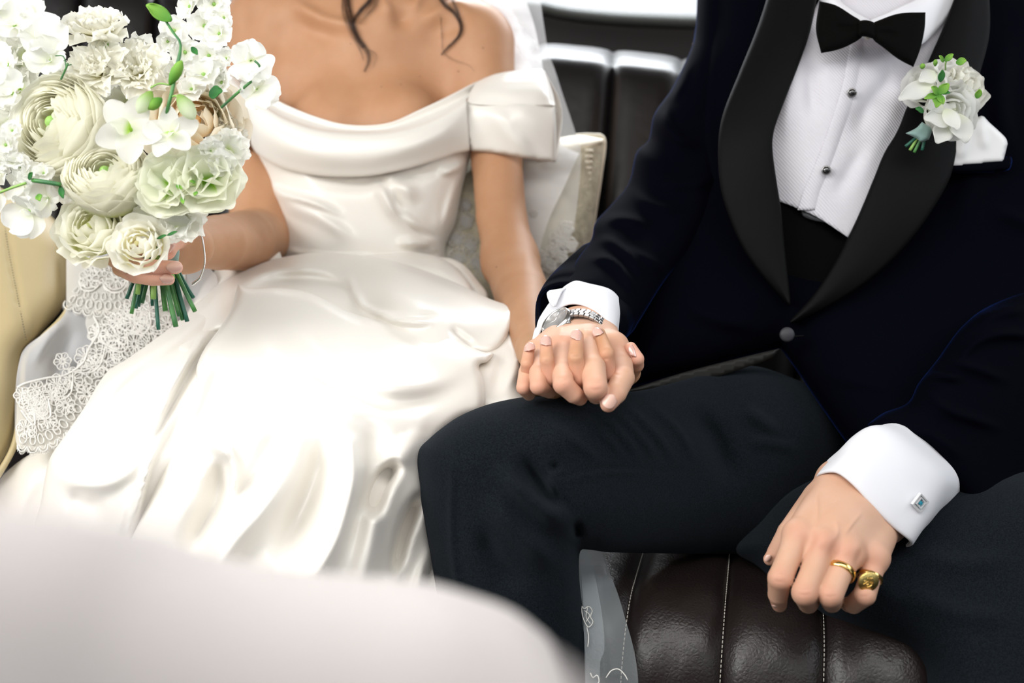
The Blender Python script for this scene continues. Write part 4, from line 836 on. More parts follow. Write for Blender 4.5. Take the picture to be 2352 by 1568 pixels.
loft('sleeve_back', [[(1250, 162, 1.405), (1180, 164, 1.42), (1112, 180, 1.43)], [(1290, 250, 1.44), (1200, 250, 1.475), (1120, 240, 1.48)], [(1278, 370, 1.375), (1200, 372, 1.46), (1090, 352, 1.47)]], gs, gown, nu=30, nv=16, thick=.0016)
# its pair (picture left), mostly behind the bouquet
sheet('sleeve_panel', [(505, 190, 1), (540, 196), (572, 222, 1), (576, 270), (572, 330), (566, 336, 1), (530, 345), (505, 352, 1), (500, 270)], tps([(505, 200, 1.40), (572, 230, 1.365), (560, 330, 1.37), (505, 345, 1.40)]), gs, gown, step=6, thick=.002, edge=.004, folds=ridges([([(556, 200), (552, 260), (560, 330)], .005, 8, 12)]))
loft('sleeve_band', [[(500, 160, 1.43), (528, 162, 1.42), (545, 180, 1.405)], [(498, 178, 1.405), (530, 178, 1.392), (552, 192, 1.388)], [(500, 200, 1.39), (536, 200, 1.372), (566, 214, 1.372)], [(500, 224, 1.40), (536, 226, 1.382), (574, 232, 1.366)]], gs, gown, nu=24, nv=24, thick=.002)
# ---- skirt, layer by layer
sk = empty('skirt', (0, 0, 0), gown); sk.location = (0, 0, 0)
# behind the waist
inflate('skirt_layer', [(430, 720, 1), (470, 650), (520, 595), (575, 556), (625, 536, 1), (650, 600), (660, 680), (560, 760), (450, 790, 1)], tps([(430, 720, 1.20), (625, 536, 1.36), (600, 680, 1.24), (450, 780, 1.17)]), gs, gown, R=50, front=.02, back=.04, step=7,
    folds=ridges([([(470, 690), (540, 620), (600, 580)], .008, 8, 12), ([(520, 680), (575, 620), (628, 590)], -.008, 8, 10), ([(560, 690), (600, 640), (640, 620)], .008, 8, 10)]))
inflate('skirt_layer', [(985, 590, 1), (1030, 592), (1068, 610), (1100, 648), (1118, 670), (1122, 692, 1), (1120, 740), (1000, 700, 1)], tps([(990, 600, 1.37), (1110, 660, 1.30), (1110, 730, 1.27), (1000, 690, 1.32)]), gs, gown, R=28, front=.016, back=.04, step=6, folds=ridges([([(1040, 600), (1085, 650), (1105, 690)], .006, 5, 8), ([(1020, 610), (1060, 650), (1090, 690)], -.004, 6, 6)]))
inflate('skirt_layer', [(780, 592, 1), (850, 583), (930, 577), (1000, 588), (1050, 616), (1088, 668), (1110, 720, 1), (900, 690), (780, 640, 1)], tps([(780, 600, 1.325), (930, 577, 1.345), (1080, 660, 1.27), (1100, 710, 1.24), (900, 680, 1.24)]), gs, gown, R=36, front=.022, back=.03, step=7,
    folds=ridges([([(840, 600), (950, 610), (1040, 640), (1080, 690)], .006, 10, 16), ([(960, 626), (1010, 640), (1050, 670)], -.006, 8, 9)]))
# the upper fold across the lap
ub = tps([(430, 760, 1.10), (545, 655, 1.165), (620, 600, 1.265), (740, 582, 1.290), (850, 592, 1.285), (1000, 630, 1.26), (1180, 706, 1.17), (1150, 800, 1.10), (1100, 812, 1.095), (850, 735, 1.135), (1010, 738, 1.12), (700, 670, 1.16), (900, 670, 1.17), (700, 620, 1.22)])
inflate('skirt_fold', [(380, 800, 1), (440, 712), (500, 655), (560, 622), (620, 598), (680, 585), (740, 579), (790, 583), (870, 592), (950, 612), (1050, 650), (1120, 684), (1176, 704), (1183, 716), (1178, 742), (1158, 784), (1135, 806), (1110, 812), (1075, 806), (1020, 812), (950, 806), (850, 800), (600, 780), (500, 760), (440, 820, 1)],
    ub, gs, gown, R=24, front=.020, back=.01, step=6, folds=addf(amp(1.5, ridges)([
    ([(500, 690), (560, 650), (640, 620), (740, 612), (830, 625)], .013, 14, 18), ([(560, 655), (640, 640), (720, 640), (790, 660), (840, 690)], -.014, 14, 16), ([(830, 650), (826, 690), (850, 710), (900, 722), (1000, 726)], .008, 6, 8), ([(800, 620), (812, 670), (840, 712)], .006, 10, 8),
    ([(850, 712), (900, 732), (960, 740), (1012, 738)], .012, 8, 9), ([(860, 725), (930, 726), (1000, 722), (1020, 730)], -.006, 5, 5), ([(870, 640), (980, 680), (1100, 740), (1150, 770)], .010, 40, 60), ([(1030, 745), (1060, 775), (1100, 800)], -.006, 10, 10), ([(800, 600), (920, 625), (1050, 670), (1150, 710)], .005, 14, 20)]),
    blobs([(930, 690, 80, 30, 15, .006), (560, 700, 40, 30, -30, -.004)])))
# side drop beside his hand
inflate('skirt_layer', [(1060, 860), (1090, 800), (1150, 770), (1176, 744), (1184, 758), (1196, 800), (1200, 840), (1192, 880), (1196, 900), (1215, 920), (1260, 960), (1150, 1010), (1040, 980), (1040, 900)],
    tps([(1176, 750, 1.15), (1200, 800, 1.11), (1195, 900, 1.06), (1110, 900, 1.06), (1150, 1000, 1.05)]), gs, gown, R=34, front=.02, back=.02, step=6, folds=ridges([([(1176, 760), (1186, 800), (1184, 850), (1160, 900)], .006, 9, 16), ([(1160, 790), (1150, 850), (1130, 920)], -.008, 14, 18), ([(1184, 822), (1196, 830)], .004, 6, 6)]))
inflate('skirt_layer', [(1000, 850), (1060, 845), (1085, 850), (1106, 872, 1), (1108, 930), (1104, 1000, 1), (950, 1050), (900, 950)], tps([(1090, 850, 1.065), (1106, 950, 1.03), (950, 1000, 1.03)]), gs, gown, R=30, front=.014, back=.02, step=7)
# back layer, far left
inflate('skirt_layer', [(-60, 1260), (-10, 1120), (30, 1070), (90, 1030), (160, 990), (260, 880), (330, 1100), (300, 1800, 1), (-140, 1800, 1)], tps([(0, 1120, 1.12), (160, 1000, 1.12), (60, 1700, 1.0), (-60, 1300, 1.08)]), M['satin_dull'], gown, R=60, front=.02, back=.02, step=12, folds=ridges([([(110, 1060), (60, 1130), (20, 1240)], .008, 22, 26), ([(70, 1060), (20, 1130), (-20, 1220)], -.006, 16, 18)]))
# left panel of the skirt
lp = tps([(625, 545, 1.30), (540, 640, 1.20), (440, 715, 1.13), (300, 840, 1.075), (230, 880, 1.06), (120, 1050, 1.03), (82, 1220, 1.0), (60, 1500, .97), (60, 1900, .94), (300, 1000, .985), (380, 1200, .955), (420, 950, 1.0), (500, 760, 1.09), (450, 870, 1.035), (500, 1400, .97), (480, 1800, .95)])
inflate('skirt_panel', [(548, 640, 1), (500, 668), (440, 712), (400, 745), (340, 790), (290, 825), (250, 850), (225, 882), (200, 925), (160, 985), (118, 1045), (104, 1090), (92, 1160), (78, 1210), (70, 1300), (58, 1420), (40, 1560), (20, 1900, 1), (600, 1900, 1), (600, 1400), (560, 1000), (560, 800), (640, 700, 1)],
    lp, gs, gown, R=42, front=.02, back=.02, step=8, folds=addf(amp(1.25, ridges)([
    ([(530, 672), (460, 740), (390, 790), (300, 850), (240, 910), (180, 990), (140, 1050)], .010, 16, 26), ([(520, 735), (460, 790), (405, 870), (370, 950), (335, 1030), (300, 1080)], .015, 9, 13), ([(545, 700), (500, 760), (440, 850), (400, 930), (360, 1020)], -.009, 10, 10), ([(460, 850), (395, 960), (345, 1060), (300, 1200), (270, 1320)], .010, 8, 10),
    ([(128, 1058), (150, 1095), (200, 1112), (262, 1102), (310, 1062), (340, 1010)], .014, 14, 22), ([(150, 1130), (200, 1158), (250, 1160)], -.009, 20, 24), ([(120, 1050), (170, 1060), (240, 1035)], -.005, 16, 14), ([(330, 1060), (290, 1160), (255, 1280), (230, 1400)], .009, 12, 22),
    ([(430, 1000), (400, 1060), (350, 1180), (315, 1290), (300, 1400)], -.010, 22, 16), ([(350, 1030), (330, 1120), (306, 1220)], .009, 6, 8), ([(300, 930), (230, 1000), (180, 1040)], -.006, 40, 30)]), blobs([(300, 960, 90, 60, -45, -.006), (190, 1260, 50, 50, 0, .006)])))
# main panel over both knees
mp_ = tps([(545, 655, 1.104), (700, 672, 1.112), (850, 735, 1.104), (1000, 760, 1.098), (1150, 820, 1.075), (1110, 900, 1.04), (700, 900, .975), (500, 850, 1.01), (440, 980, .975), (700, 1010, .935), (900, 900, .985), (1000, 1000, .985), (350, 1150, .945), (500, 1150, .90), (700, 1150, .90), (900, 1150, .925), (960, 1250, .96),
    (290, 1280, .93), (200, 1500, .91), (500, 1500, .86), (800, 1500, .87), (1000, 1500, .95), (1000, 1900, .93), (150, 1900, .90), (600, 1900, .85)])
inflate('skirt_panel', [(546, 653, 1), (580, 660), (640, 660), (700, 669), (740, 685), (790, 710), (830, 726), (870, 734), (930, 742), (1000, 745), (1030, 760), (1070, 790), (1110, 808), (1134, 810), (1120, 830), (1100, 840), (1112, 880), (1110, 940), (1060, 960), (1010, 1000), (980, 1060), (985, 1180), (1010, 1330), (1040, 1500), (1060, 1900, 1), (80, 1900, 1), (140, 1660), (200, 1470), (262, 1310), (300, 1240), (345, 1140), (385, 1060), (420, 1000), (432, 940), (450, 880), (452, 840), (470, 800), (505, 752), (530, 710)],
    mp_, gs, gown, R=22, front=.016, back=.02, step=7, folds=addf(amp(1.45, ridges)([
    ([(545, 665), (520, 740), (480, 790), (450, 850)], .004, 14, 20), ([(520, 810), (500, 870), (470, 950), (440, 1020)], -.014, 20, 26),
    ([(560, 760), (620, 830), (700, 890), (790, 930), (900, 960)], .010, 26, 44), ([(600, 790), (700, 860), (850, 915), (960, 920), (1050, 890), (1100, 850)], -.010, 22, 26), ([(620, 740), (760, 820), (900, 880), (1010, 880), (1080, 840)], .006, 30, 34),
    ([(700, 950), (690, 1010), (655, 1090), (600, 1170), (530, 1250), (450, 1380), (400, 1480)], .020, 34, 32), ([(640, 900), (560, 990), (480, 1060), (420, 1160), (340, 1290)], .012, 30, 40), ([(660, 960), (600, 1060), (530, 1170)], -.008, 22, 20),
    ([(450, 1050), (500, 1080), (500, 1150), (460, 1230), (400, 1330)], -.020, 26, 30), ([(440, 1038), (480, 1022), (520, 1040), (540, 1090), (520, 1180)], .012, 12, 14), ([(740, 960), (735, 1060), (690, 1180), (620, 1300)], -.018, 26, 30),
    ([(730, 945), (790, 1010), (810, 1100), (780, 1220), (720, 1340), (690, 1440)], .020, 22, 30), ([(800, 940), (860, 1000), (860, 1080), (830, 1180), (810, 1300)], -.012, 24, 28), ([(900, 960), (960, 990), (900, 1080), (860, 1180), (840, 1300), (800, 1450)], .013, 24, 30),
    ([(925, 1050), (885, 1095), (862, 1150), (860, 1200)], -.055, 18, 16), ([(975, 1120), (940, 1190), (920, 1260), (900, 1350)], -.040, 14, 13), ([(960, 1180), (930, 1260), (890, 1380), (830, 1500)], .012, 12, 14), ([(990, 1240), (960, 1340), (950, 1450), (950, 1600)], .010, 8, 10), ([(1000, 1260), (985, 1380), (985, 1560)], -.010, 7, 7), ([(920, 1300), (870, 1420), (800, 1580)], -.008, 8, 8), ([(975, 1300), (965, 1420), (968, 1560)], .006, 5, 6),
    ([(700, 1240), (680, 1340), (620, 1460)], .010, 30, 30), ([(560, 1320), (520, 1420), (470, 1520)], -.008, 30, 30)]),
    blobs([(1040, 830, 60, 30, 20, .006), (800, 880, 120, 40, 20, .004), (600, 1000, 70, 60, 0, .006)])))
rmv(sk)
# loop of the train lifted towards the lens: rises from the lap, rolls over and falls to the floor
rid = [(-260, 1170, .124), (0, 1196, .124), (180, 1240, .124), (330, 1330, .124), (560, 1410, .124), (800, 1455, .124), (1010, 1490, .124), (1180, 1570, .124), (1300, 1650, .124), (1400, 1780, .124)]
Wr = P(*np.array(rid).T)
def off(dx, dy, dz, sc_=1.0): return [tuple((w_-Wr.mean(0))*np.array([sc_, 1, 1])+Wr.mean(0)+np.array([dx, dy, dz])) for w_ in Wr]
zf = lambda pts, z: [(x, y, z) for x, y, _ in pts]
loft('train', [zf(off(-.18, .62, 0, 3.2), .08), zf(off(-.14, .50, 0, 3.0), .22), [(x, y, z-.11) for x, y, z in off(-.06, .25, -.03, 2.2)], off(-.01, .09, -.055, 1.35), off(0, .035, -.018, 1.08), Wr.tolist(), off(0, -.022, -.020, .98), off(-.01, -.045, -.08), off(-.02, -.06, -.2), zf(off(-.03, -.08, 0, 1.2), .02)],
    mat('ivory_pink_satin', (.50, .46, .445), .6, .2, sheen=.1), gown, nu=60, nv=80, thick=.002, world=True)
# ================================================================ veil, lace, hair
bx, by, bd = proj(np.array([v.co for v in bride_body.data.vertices])+np.array(bride.location))
def skin_d(x, y, r=7):
    m = (np.abs(bx-x) < r) & (np.abs(by-y) < r); return float(bd[m].min()) if m.any() else 1.39
g = Geo(); hr = np.random.RandomState(5)
def lock(path, n, spread, taper=1.0, rad=.00022, wav=2.0):
    p = cr(path, 46) if path[0][1] > -200 else cr(path, 120); NP = len(p)
    for k in range(n):
        o1, o2 = hr.normal(0, spread), hr.normal(0, spread*.5); ph = hr.uniform(0, 6.28); a = hr.uniform(.4, 1)*wav; e = int(NP*(1-.35*hr.rand()**2*46/NP)); q = []
        for i in range(e):
            t = min(1, max(0, (i-(NP-46))/45.)); s_ = (1-.8*t*taper); tx = p[min(i+1, NP-1)]-p[max(i-1, 0)]; nn = np.array([-tx[1], tx[0]]); nn /= np.linalg.norm(nn)+1e-9
            xy = p[i]+nn*(o1*s_+a*math.sin(ph+t*7)*(.3+t*.7))
            q.append(P(xy[0], xy[1], skin_d(xy[0], xy[1])-.003-abs(o2)*.0003))
        q = np.array(q); q = cr_u(q[::3], 80);
        g.tube(q, np.linspace(rad, rad*.35, 80), 4)
lock([(800, -300), (790, -180), (797, -60), (799, 0), (809, 52), (824, 88), (843, 116), (847, 140), (834, 172)], 46, 5.0)
lock([(868, -40), (851, -2), (826, 26), (811, 54), (822, 90), (842, 120)], 34, 4.5)
lock([(858, -40), (862, 4), (842, 34), (820, 60)], 16, 6)
lock([(800, -30), (792, 20), (806, 70), (830, 120), (838, 150)], 10, 5)
lock([(1012, -310), (1014, -200), (1000, -70), (1015, 0), (1043, 28), (1058, 58), (1053, 84), (1028, 110), (1008, 132)], 46, 4.0)
lock([(1020, -50), (1040, 0), (1056, 40), (1060, 70), (1045, 98)], 14, 4)
lock([(1012, 40), (1014, 80), (1018, 120), (1043, 139), (1078, 150), (1095, 174)], 3, 2)
lock([(843, 116), (862, 130), (852, 170)], 3, 3)
tag(g.build('hair', M['hair'], bride), kind='stuff')
veil = inflate_base = None
vl = empty('veil', (0, 0, 0), bride); vl.location = (0, 0, 0); rmv(vl)
vd = tps([(1100, 0, 1.50), (1238, 0, 1.47), (1330, 350, 1.435), (1180, 250, 1.46), (1300, 560, 1.40), (1030, 640, 1.42), (1020, 420, 1.46), (1180, 640, 1.42)])
vb = sheet('veil', [(1010, -60, 1), (1120, -60), (1236, -60, 1), (1244, 20), (1258, 110), (1276, 165), (1292, 215), (1308, 262), (1322, 305), (1334, 350), (1330, 430), (1318, 520), (1296, 590), (1268, 650), (1230, 720, 1), (1110, 720), (1000, 640, 1), (1010, 500), (1040, 380), (1060, 200)], vd, M['tulle'], bride, step=12, thick=0,
    folds=addf(wob(.004, 110, 2, 5, 10), ridges([([(1200, -20), (1240, 140), (1290, 300)], .012, 14, 20), ([(1150, -20), (1200, 120), (1230, 240)], .012, 20, 20)])))
sheet('veil_fold', [(1070, -60, 1), (1180, -60, 1), (1222, 40), (1246, 150), (1262, 260), (1290, 330), (1330, 352, 1), (1300, 420), (1255, 520), (1225, 640, 1), (1190, 640, 1), (1200, 400), (1140, 200), (1100, 60)], lambda x, y: vd(x, y)-.012, M['tulle_dense'], vb, step=12, thick=0, folds=wob(.003, 60, 4, 5, 80))
sheet('veil_fold', [(1030, -60, 1), (1110, -60), (1150, -20), (1195, 60), (1215, 140), (1235, 200, 1), (1120, 200, 1), (1150, 90), (1100, 20)], lambda x, y: vd(x, y)+.015, M['tulle_dense'], vb, step=12, thick=0)
sheet('veil_fold', [(1195, 370, 1), (1262, 372), (1318, 350, 1), (1300, 420), (1262, 500), (1240, 600, 1), (1205, 600, 1)], lambda x, y: vd(x, y)+.012, M['tulle'], vb, step=12, thick=0)
# lace drawn as raised threads on a fine ground
def lace_geo(name, motifs, depth, parent, m_=None):
    g = Geo()
    for path, r in motifs:
        p = np.array(path, float); n = max(6, int(np.linalg.norm(np.diff(p, axis=0), axis=1).sum()/4)); q = cr(p, min(n, 60))
        g.tube(P(q[:, 0], q[:, 1], depth(q[:, 0], q[:, 1])-.0015), r, 4)
    return tag(g.build(name, m_ or M['lace'], parent), kind='stuff')
def rosette(cx, cy, r, n, ph=0, rr=.0007):
    out = []
    for k in range(n):
        a = ph+2*math.pi*k/n; c, s = math.cos(a), math.sin(a); w_ = r*.42
        pts = [(cx+c*r*.2, cy+s*r*.2), (cx+c*r*.7-s*w_, cy+s*r*.7+c*w_), (cx+c*r*1.05, cy+s*r*1.05), (cx+c*r*.7+s*w_, cy+s*r*.7-c*w_), (cx+c*r*.2, cy+s*r*.2)]
        out.append((pts, rr))
        out.append(([(cx+c*r*.25, cy+s*r*.25), (cx+c*r*.9, cy+s*r*.9)], rr*.8))
    out.append(([(cx+r*.2*math.cos(t), cy+r*.2*math.sin(t)) for t in np.linspace(0, 6.28, 9)], rr)); return out
def spiral(cx, cy, r, a0, turn=1.6, sg=1, rr=.0008):
    t = np.linspace(0, 1, 16); return [([(cx+r*(1-.8*k)*math.cos(a0+sg*k*turn*6.28), cy+r*(1-.8*k)*math.sin(a0+sg*k*turn*6.28)) for k in t], rr), ([(cx+r*1.22*(1-.6*k)*math.cos(a0+sg*k*.8*6.28), cy+r*1.22*(1-.6*k)*math.sin(a0+sg*k*.8*6.28)) for k in t], rr*.8)]
def border(path, w_, scal=24, rr=.0008):
    """scalloped border: outer scallops, row of eyelets, scroll arcs; the outside is to the right of the path"""
    p = cr(path, 400); L = np.r_[0, np.cumsum(np.linalg.norm(np.diff(p, axis=0), axis=1))]; n = max(2, int(L[-1]/scal)); out = []
    def at(s, o):
        i = min(398, max(0, np.searchsorted(L, s)-1)); t = p[min(i+3, 399)]-p[max(i-3, 0)]; t /= np.linalg.norm(t)+1e-9; q = p[i]; return (q[0]-t[1]*o, q[1]+t[0]*o)
    for k in range(n):
        s0 = L[-1]*k/n; s1 = L[-1]*(k+1)/n; sm = (s0+s1)/2; hh = scal*.45
        out.append(([at(s0, 0), at(s0+(sm-s0)*.4, hh), at(sm, hh*1.25), at(s1-(s1-sm)*.4, hh), at(s1, 0)], rr*1.2))
        out.append(([at(s0+scal*.18, -1), at(sm, hh*.75), at(s1-scal*.18, -1)], rr*.9))
        for q in range(7): out.append(([at(s0+(s1-s0)*q/7, hh*(.5+1.0*math.sin(math.pi*q/7))), at(s0+(s1-s0)*q/7, hh*(.9+1.0*math.sin(math.pi*q/7)))], rr*.5))
        e = [at(sm+scal*.34*math.cos(t), -w_*.13+w_*.09*math.sin(t)) for t in np.linspace(0, 6.28, 9)]; out.append((e, rr*1.1))
        e = [at(s0+scal*.30*math.cos(t), -w_*.32+w_*.08*math.sin(t)) for t in np.linspace(0, 6.28, 9)]; out.append((e, rr*.9))
    m = max(2, int(L[-1]/(scal*3)))
    for k in range(m):
        s0 = L[-1]*k/m; s1 = L[-1]*(k+1)/m; sm = (s0+s1)/2
        for o_, r_ in ((0, 1.5), (-w_*.07, 1.1)): out.append(([at(s0, -w_*.62+o_), at(s0+(sm-s0)*.5, -w_*.44+o_), at(sm, -w_*.38+o_), at(s1-(s1-sm)*.5, -w_*.44+o_), at(s1, -w_*.62+o_)], rr*r_))
        c = at(sm, -w_*.66); out += rosette(c[0], c[1], w_*.20, 7, k, rr); c = at(s0, -w_*.88); out += rosette(c[0], c[1], w_*.15, 6, k, rr)
        c = at(s0+scal*.9, -w_*.55); out += spiral(c[0], c[1], w_*.10, k, 1.4, 1, rr); c = at(s1-scal*.9, -w_*.55); out += spiral(c[0], c[1], w_*.10, k, 1.4, -1, rr)
    return out
gd = tps([(160, 560, 1.245), (150, 700, 1.20), (40, 860, 1.115), (36, 1030, 1.07), (150, 1000, 1.10), (240, 860, 1.15), (380, 780, 1.17), (470, 640, 1.23), (300, 560, 1.25), (250, 720, 1.185)])
v2 = sheet('veil_drape', [(150, 540, 1), (300, 550), (470, 600, 1), (500, 650), (460, 720), (400, 790), (320, 850), (262, 890), (210, 960), (170, 1010), (100, 1040), (52, 1036, 1), (36, 1010), (35, 900), (44, 830), (60, 796), (104, 762), (150, 716), (154, 640)], gd, M['tulle_dense'], vb, step=9, thick=0,
    folds=addf(wob(.004, 120, 6, 6), ridges([([(160, 720), (110, 780), (70, 850)], .010, 10, 14), ([(180, 740), (140, 820), (120, 900)], -.010, 16, 16)])))
band1 = [(150, 690), (165, 702), (200, 712), (240, 716), (290, 712), (340, 700), (400, 690)]
up1 = [(154, 585), (200, 590), (270, 596), (340, 600), (400, 610)]
sheet('lace_band', [(152, 580, 1)]+[(x, y) for x, y in up1[1:-1]]+[(430, 600, 1), (420, 690, 1)]+[(x, y+8) for x, y in band1[::-1][1:-1]]+[(152, 694, 1)], lambda x, y: gd(x, y)-.006, M['lace_fill'], vb, step=9, thick=0)
lace_geo('lace_pattern', border([(x, y) for x, y in band1], 110, 22, .00075), lambda x, y: gd(x, y)-.007, vb)
b2 = [(40, 1022), (90, 1026), (140, 1002), (180, 960), (215, 920), (262, 880), (330, 836), (400, 770)]
sheet('lace_band', [(38, 1030, 1), (90, 1034), (150, 1012), (195, 962), (262, 885), (340, 836), (420, 760, 1), (400, 725), (340, 700), (270, 708), (215, 712), (196, 740), (210, 790), (190, 830), (140, 880), (95, 880), (60, 890), (38, 900, 1)], lambda x, y: gd(x, y)-.006, M['lace_fill'], vb, step=9, thick=0)
mo = border(b2, 130, 24, .0008)
for cx_, cy_, r_ in ((75, 925, 30), (120, 905, 26), (165, 870, 26), (215, 840, 30), (250, 800, 30), (225, 765, 24), (260, 745, 26), (305, 740, 28), (345, 760, 28), (310, 790, 30), (270, 840, 26), (200, 905, 24), (385, 745, 22), (60, 985, 22), (110, 965, 22), (150, 930, 22), (290, 715, 18), (340, 715, 18)):
    mo += rosette(cx_, cy_, r_, 7, cx_*.1, .0008); mo += spiral(cx_+r_*.8, cy_+r_*.5, r_*.5, cy_*.1, 1.3, 1 if cx_ % 2 else -1, .0008)
mo += [([(215, 725), (228, 760), (205, 800), (190, 835), (150, 862), (110, 868), (60, 880), (40, 890)], .0016)]
lace_geo('lace_pattern', mo, lambda x, y: gd(x, y)-.007, vb)
mo = []
for cx_, cy_, r_ in ((1065, 505, 22), (1045, 545, 20), (1075, 560, 22), (1050, 590, 20), (1090, 600, 20), (1035, 460, 14), (1300, 525, 18), (1282, 548, 20), (1308, 562, 18), (1270, 575, 16), (1240, 590, 16), (1290, 590, 14), (1262, 610, 16), (1225, 490, 10), (1110, 630, 18), (1068, 470, 14)):
    mo += rosette(cx_, cy_, r_, 6, cx_*.1, .0011); mo += rosette(cx_+r_*.3, cy_+r_*.2, r_*.6, 5, cy_, .0011)
lace_geo('lace_pattern', mo, lambda x, y: vd(x, y)-.010, vb, M['lace_soft'])
fd_ = tps([(1355, 1262, 1.045), (1400, 1262, 1.05), (1440, 1430, .955), (1350, 1400, .955), (1465, 1560, .925), (1350, 1560, .93), (1400, 1640, .92)])
v3 = sheet('veil_end', [(1318, 1240, 1), (1376, 1240, 1), (1384, 1275), (1398, 1310), (1418, 1360), (1436, 1420), (1452, 1475), (1462, 1525), (1466, 1570), (1470, 1680, 1), (1340, 1680, 1), (1345, 1500), (1330, 1380), (1322, 1300)], fd_, M['tulle_blue'], vb, step=9, thick=0, folds=ridges([([(1360, 1280), (1372, 1400), (1390, 1520), (1396, 1600)], .006, 6, 12), ([(1345, 1300), (1352, 1420), (1372, 1560)], .006, 6, 10)]))
sheet('veil_fold', [(1330, 1262, 1), (1350, 1262, 1), (1368, 1330), (1384, 1420), (1388, 1490), (1378, 1530), (1382, 1640, 1), (1345, 1640, 1), (1340, 1400)], lambda x, y: fd_(x, y)-.006, M['tulle_blue'], vb, step=8, thick=0)
mo = [([(1335, 1390), (1342, 1398), (1352, 1392), (1360, 1402), (1356, 1416), (1362, 1428), (1352, 1440), (1344, 1430), (1338, 1414), (1335, 1390)], .0005), ([(1342, 1402), (1354, 1412), (1346, 1428)], .0005), ([(1350, 1394), (1346, 1416), (1356, 1432)], .0004), ([(1348, 1440), (1352, 1462), (1350, 1485)], .0005), ([(1356, 1545), (1362, 1556), (1372, 1550), (1376, 1566), (1366, 1574)], .0006), ([(1392, 1556), (1404, 1540), (1420, 1536), (1434, 1548), (1442, 1562)], .0006)]
lace_geo('lace_pattern', mo, lambda x, y: fd_(x, y)-.008, vb)
# ================================================================ flowers
RIGHT = np.array([1., 0, 0])
def petal_mat(name, base, tip, lo=0., hi=.55, tl=.55):
    m = bpy.data.materials.new(name); m.use_nodes = True; n = m.node_tree.nodes; L = m.node_tree.links
    b = n['Principled BSDF']; b.inputs['Roughness'].default_value = .62; b.inputs['Specular IOR Level'].default_value = .25
    a = n.new('ShaderNodeAttribute'); a.attribute_name = 't'; r = n.new('ShaderNodeMapRange'); r.inputs['From Min'].default_value = lo; r.inputs['From Max'].default_value = hi; r.interpolation_type = 'SMOOTHSTEP'
    mx = n.new('ShaderNodeMix'); mx.data_type = 'RGBA'; mx.inputs['A'].default_value = (*base, 1); mx.inputs['B'].default_value = (*tip, 1)
    L.new(a.outputs['Fac'], r.inputs['Value']); L.new(r.outputs['Result'], mx.inputs['Factor']); L.new(mx.outputs['Result'], b.inputs['Base Color'])
    t = n.new('ShaderNodeBsdfTranslucent'); L.new(mx.outputs['Result'], t.inputs['Color'])
    s = n.new('ShaderNodeMixShader'); s.inputs[0].default_value = tl; L.new(b.outputs[0], s.inputs[1]); L.new(t.outputs[0], s.inputs[2]); L.new(s.outputs[0], n['Material Output'].inputs[0]); return m
PM = dict(
    cream=petal_mat('cream_petal', (.76, .80, .38), (.94, .93, .83)), creamy=petal_mat('warm_cream_petal', (.86, .82, .52), (.95, .94, .87)),
    white=petal_mat('white_petal', (.82, .88, .58), (.90, .90, .85), 0, .4), peach=petal_mat('peach_petal', (.88, .62, .30), (.93, .87, .74), .0, .8),
    throat=petal_mat('green_throat_petal', (.45, .72, .08), (.89, .90, .78), .0, .40), pure=petal_mat('pure_white_petal', (.90, .92, .78), (.90, .90, .87), 0, .5), leaf=petal_mat('leaf_green', (.10, .30, .04), (.26, .50, .08), 0, 1, .25), leafd=petal_mat('dark_leaf_green', (.02, .12, .03), (.05, .22, .05), 0, 1, .2))
M['stem'] = mat('flower_stem', (.07, .24, .05), .45, .5, var=(60, (.03, .13, .05), .9)); M['stem_light'] = mat('pale_stem', (.25, .45, .10), .5); M['stem_dark'] = mat('blue_green_stem', (.015, .11, .07), .45)
M['ribbon'] = mat('sage_silk_ribbon', (.22, .34, .31), .5, .4, sheen=.3)
def grid_mesh(name, X, t, m):
    nu, nv = X.shape[:2]; me = bpy.data.meshes.new(name)
    me.from_pydata(X.reshape(-1, 3).tolist(), [], [(i*nv+j, (i+1)*nv+j, (i+1)*nv+j+1, i*nv+j+1) for i in range(nu-1) for j in range(nv-1)])
    me.polygons.foreach_set('use_smooth', [True]*len(me.polygons)); at = me.attributes.new('t', 'FLOAT', 'POINT'); at.data.foreach_set('value', np.asarray(t, np.float32).ravel()); me.materials.append(m); me.update(); return me
def shell_petal(R, tt, tb, dphi, m, flare=.05, wave=0, seed=0, notch=0, nu=13, nv=11):
    """curved petal on a sphere-like shell: tip at polar angle tt, base at tb (degrees), half width dphi"""
    r_ = np.random.RandomState(abs(int(seed))); u = np.linspace(-1, 1, nu)[:, None]; v = np.linspace(0, 1, nv)[None]
    tipa = tt+(tb-tt)*(.32*np.abs(u)**2.4)-notch*np.exp(-(u/.25)**2)+wave*22*np.sin(u*r_.uniform(4, 7)+r_.uniform(0, 6))
    th = np.radians(tb+(tipa-tb)*v**.9); ph = np.radians(dphi*u*(.35+.65*np.sin(np.pi*(.12+.6*v)))+0*v)
    rad = R*(1+flare*v**5+wave*.12*v**2*np.sin(u*r_.uniform(6, 10)+r_.uniform(0, 6))+.0*u)
    X = np.stack([rad*np.sin(th)*np.cos(ph), rad*np.sin(th)*np.sin(ph), rad*np.cos(th)-R*.15], -1); return grid_mesh('petal', X, np.broadcast_to(v, X.shape[:2]), m)
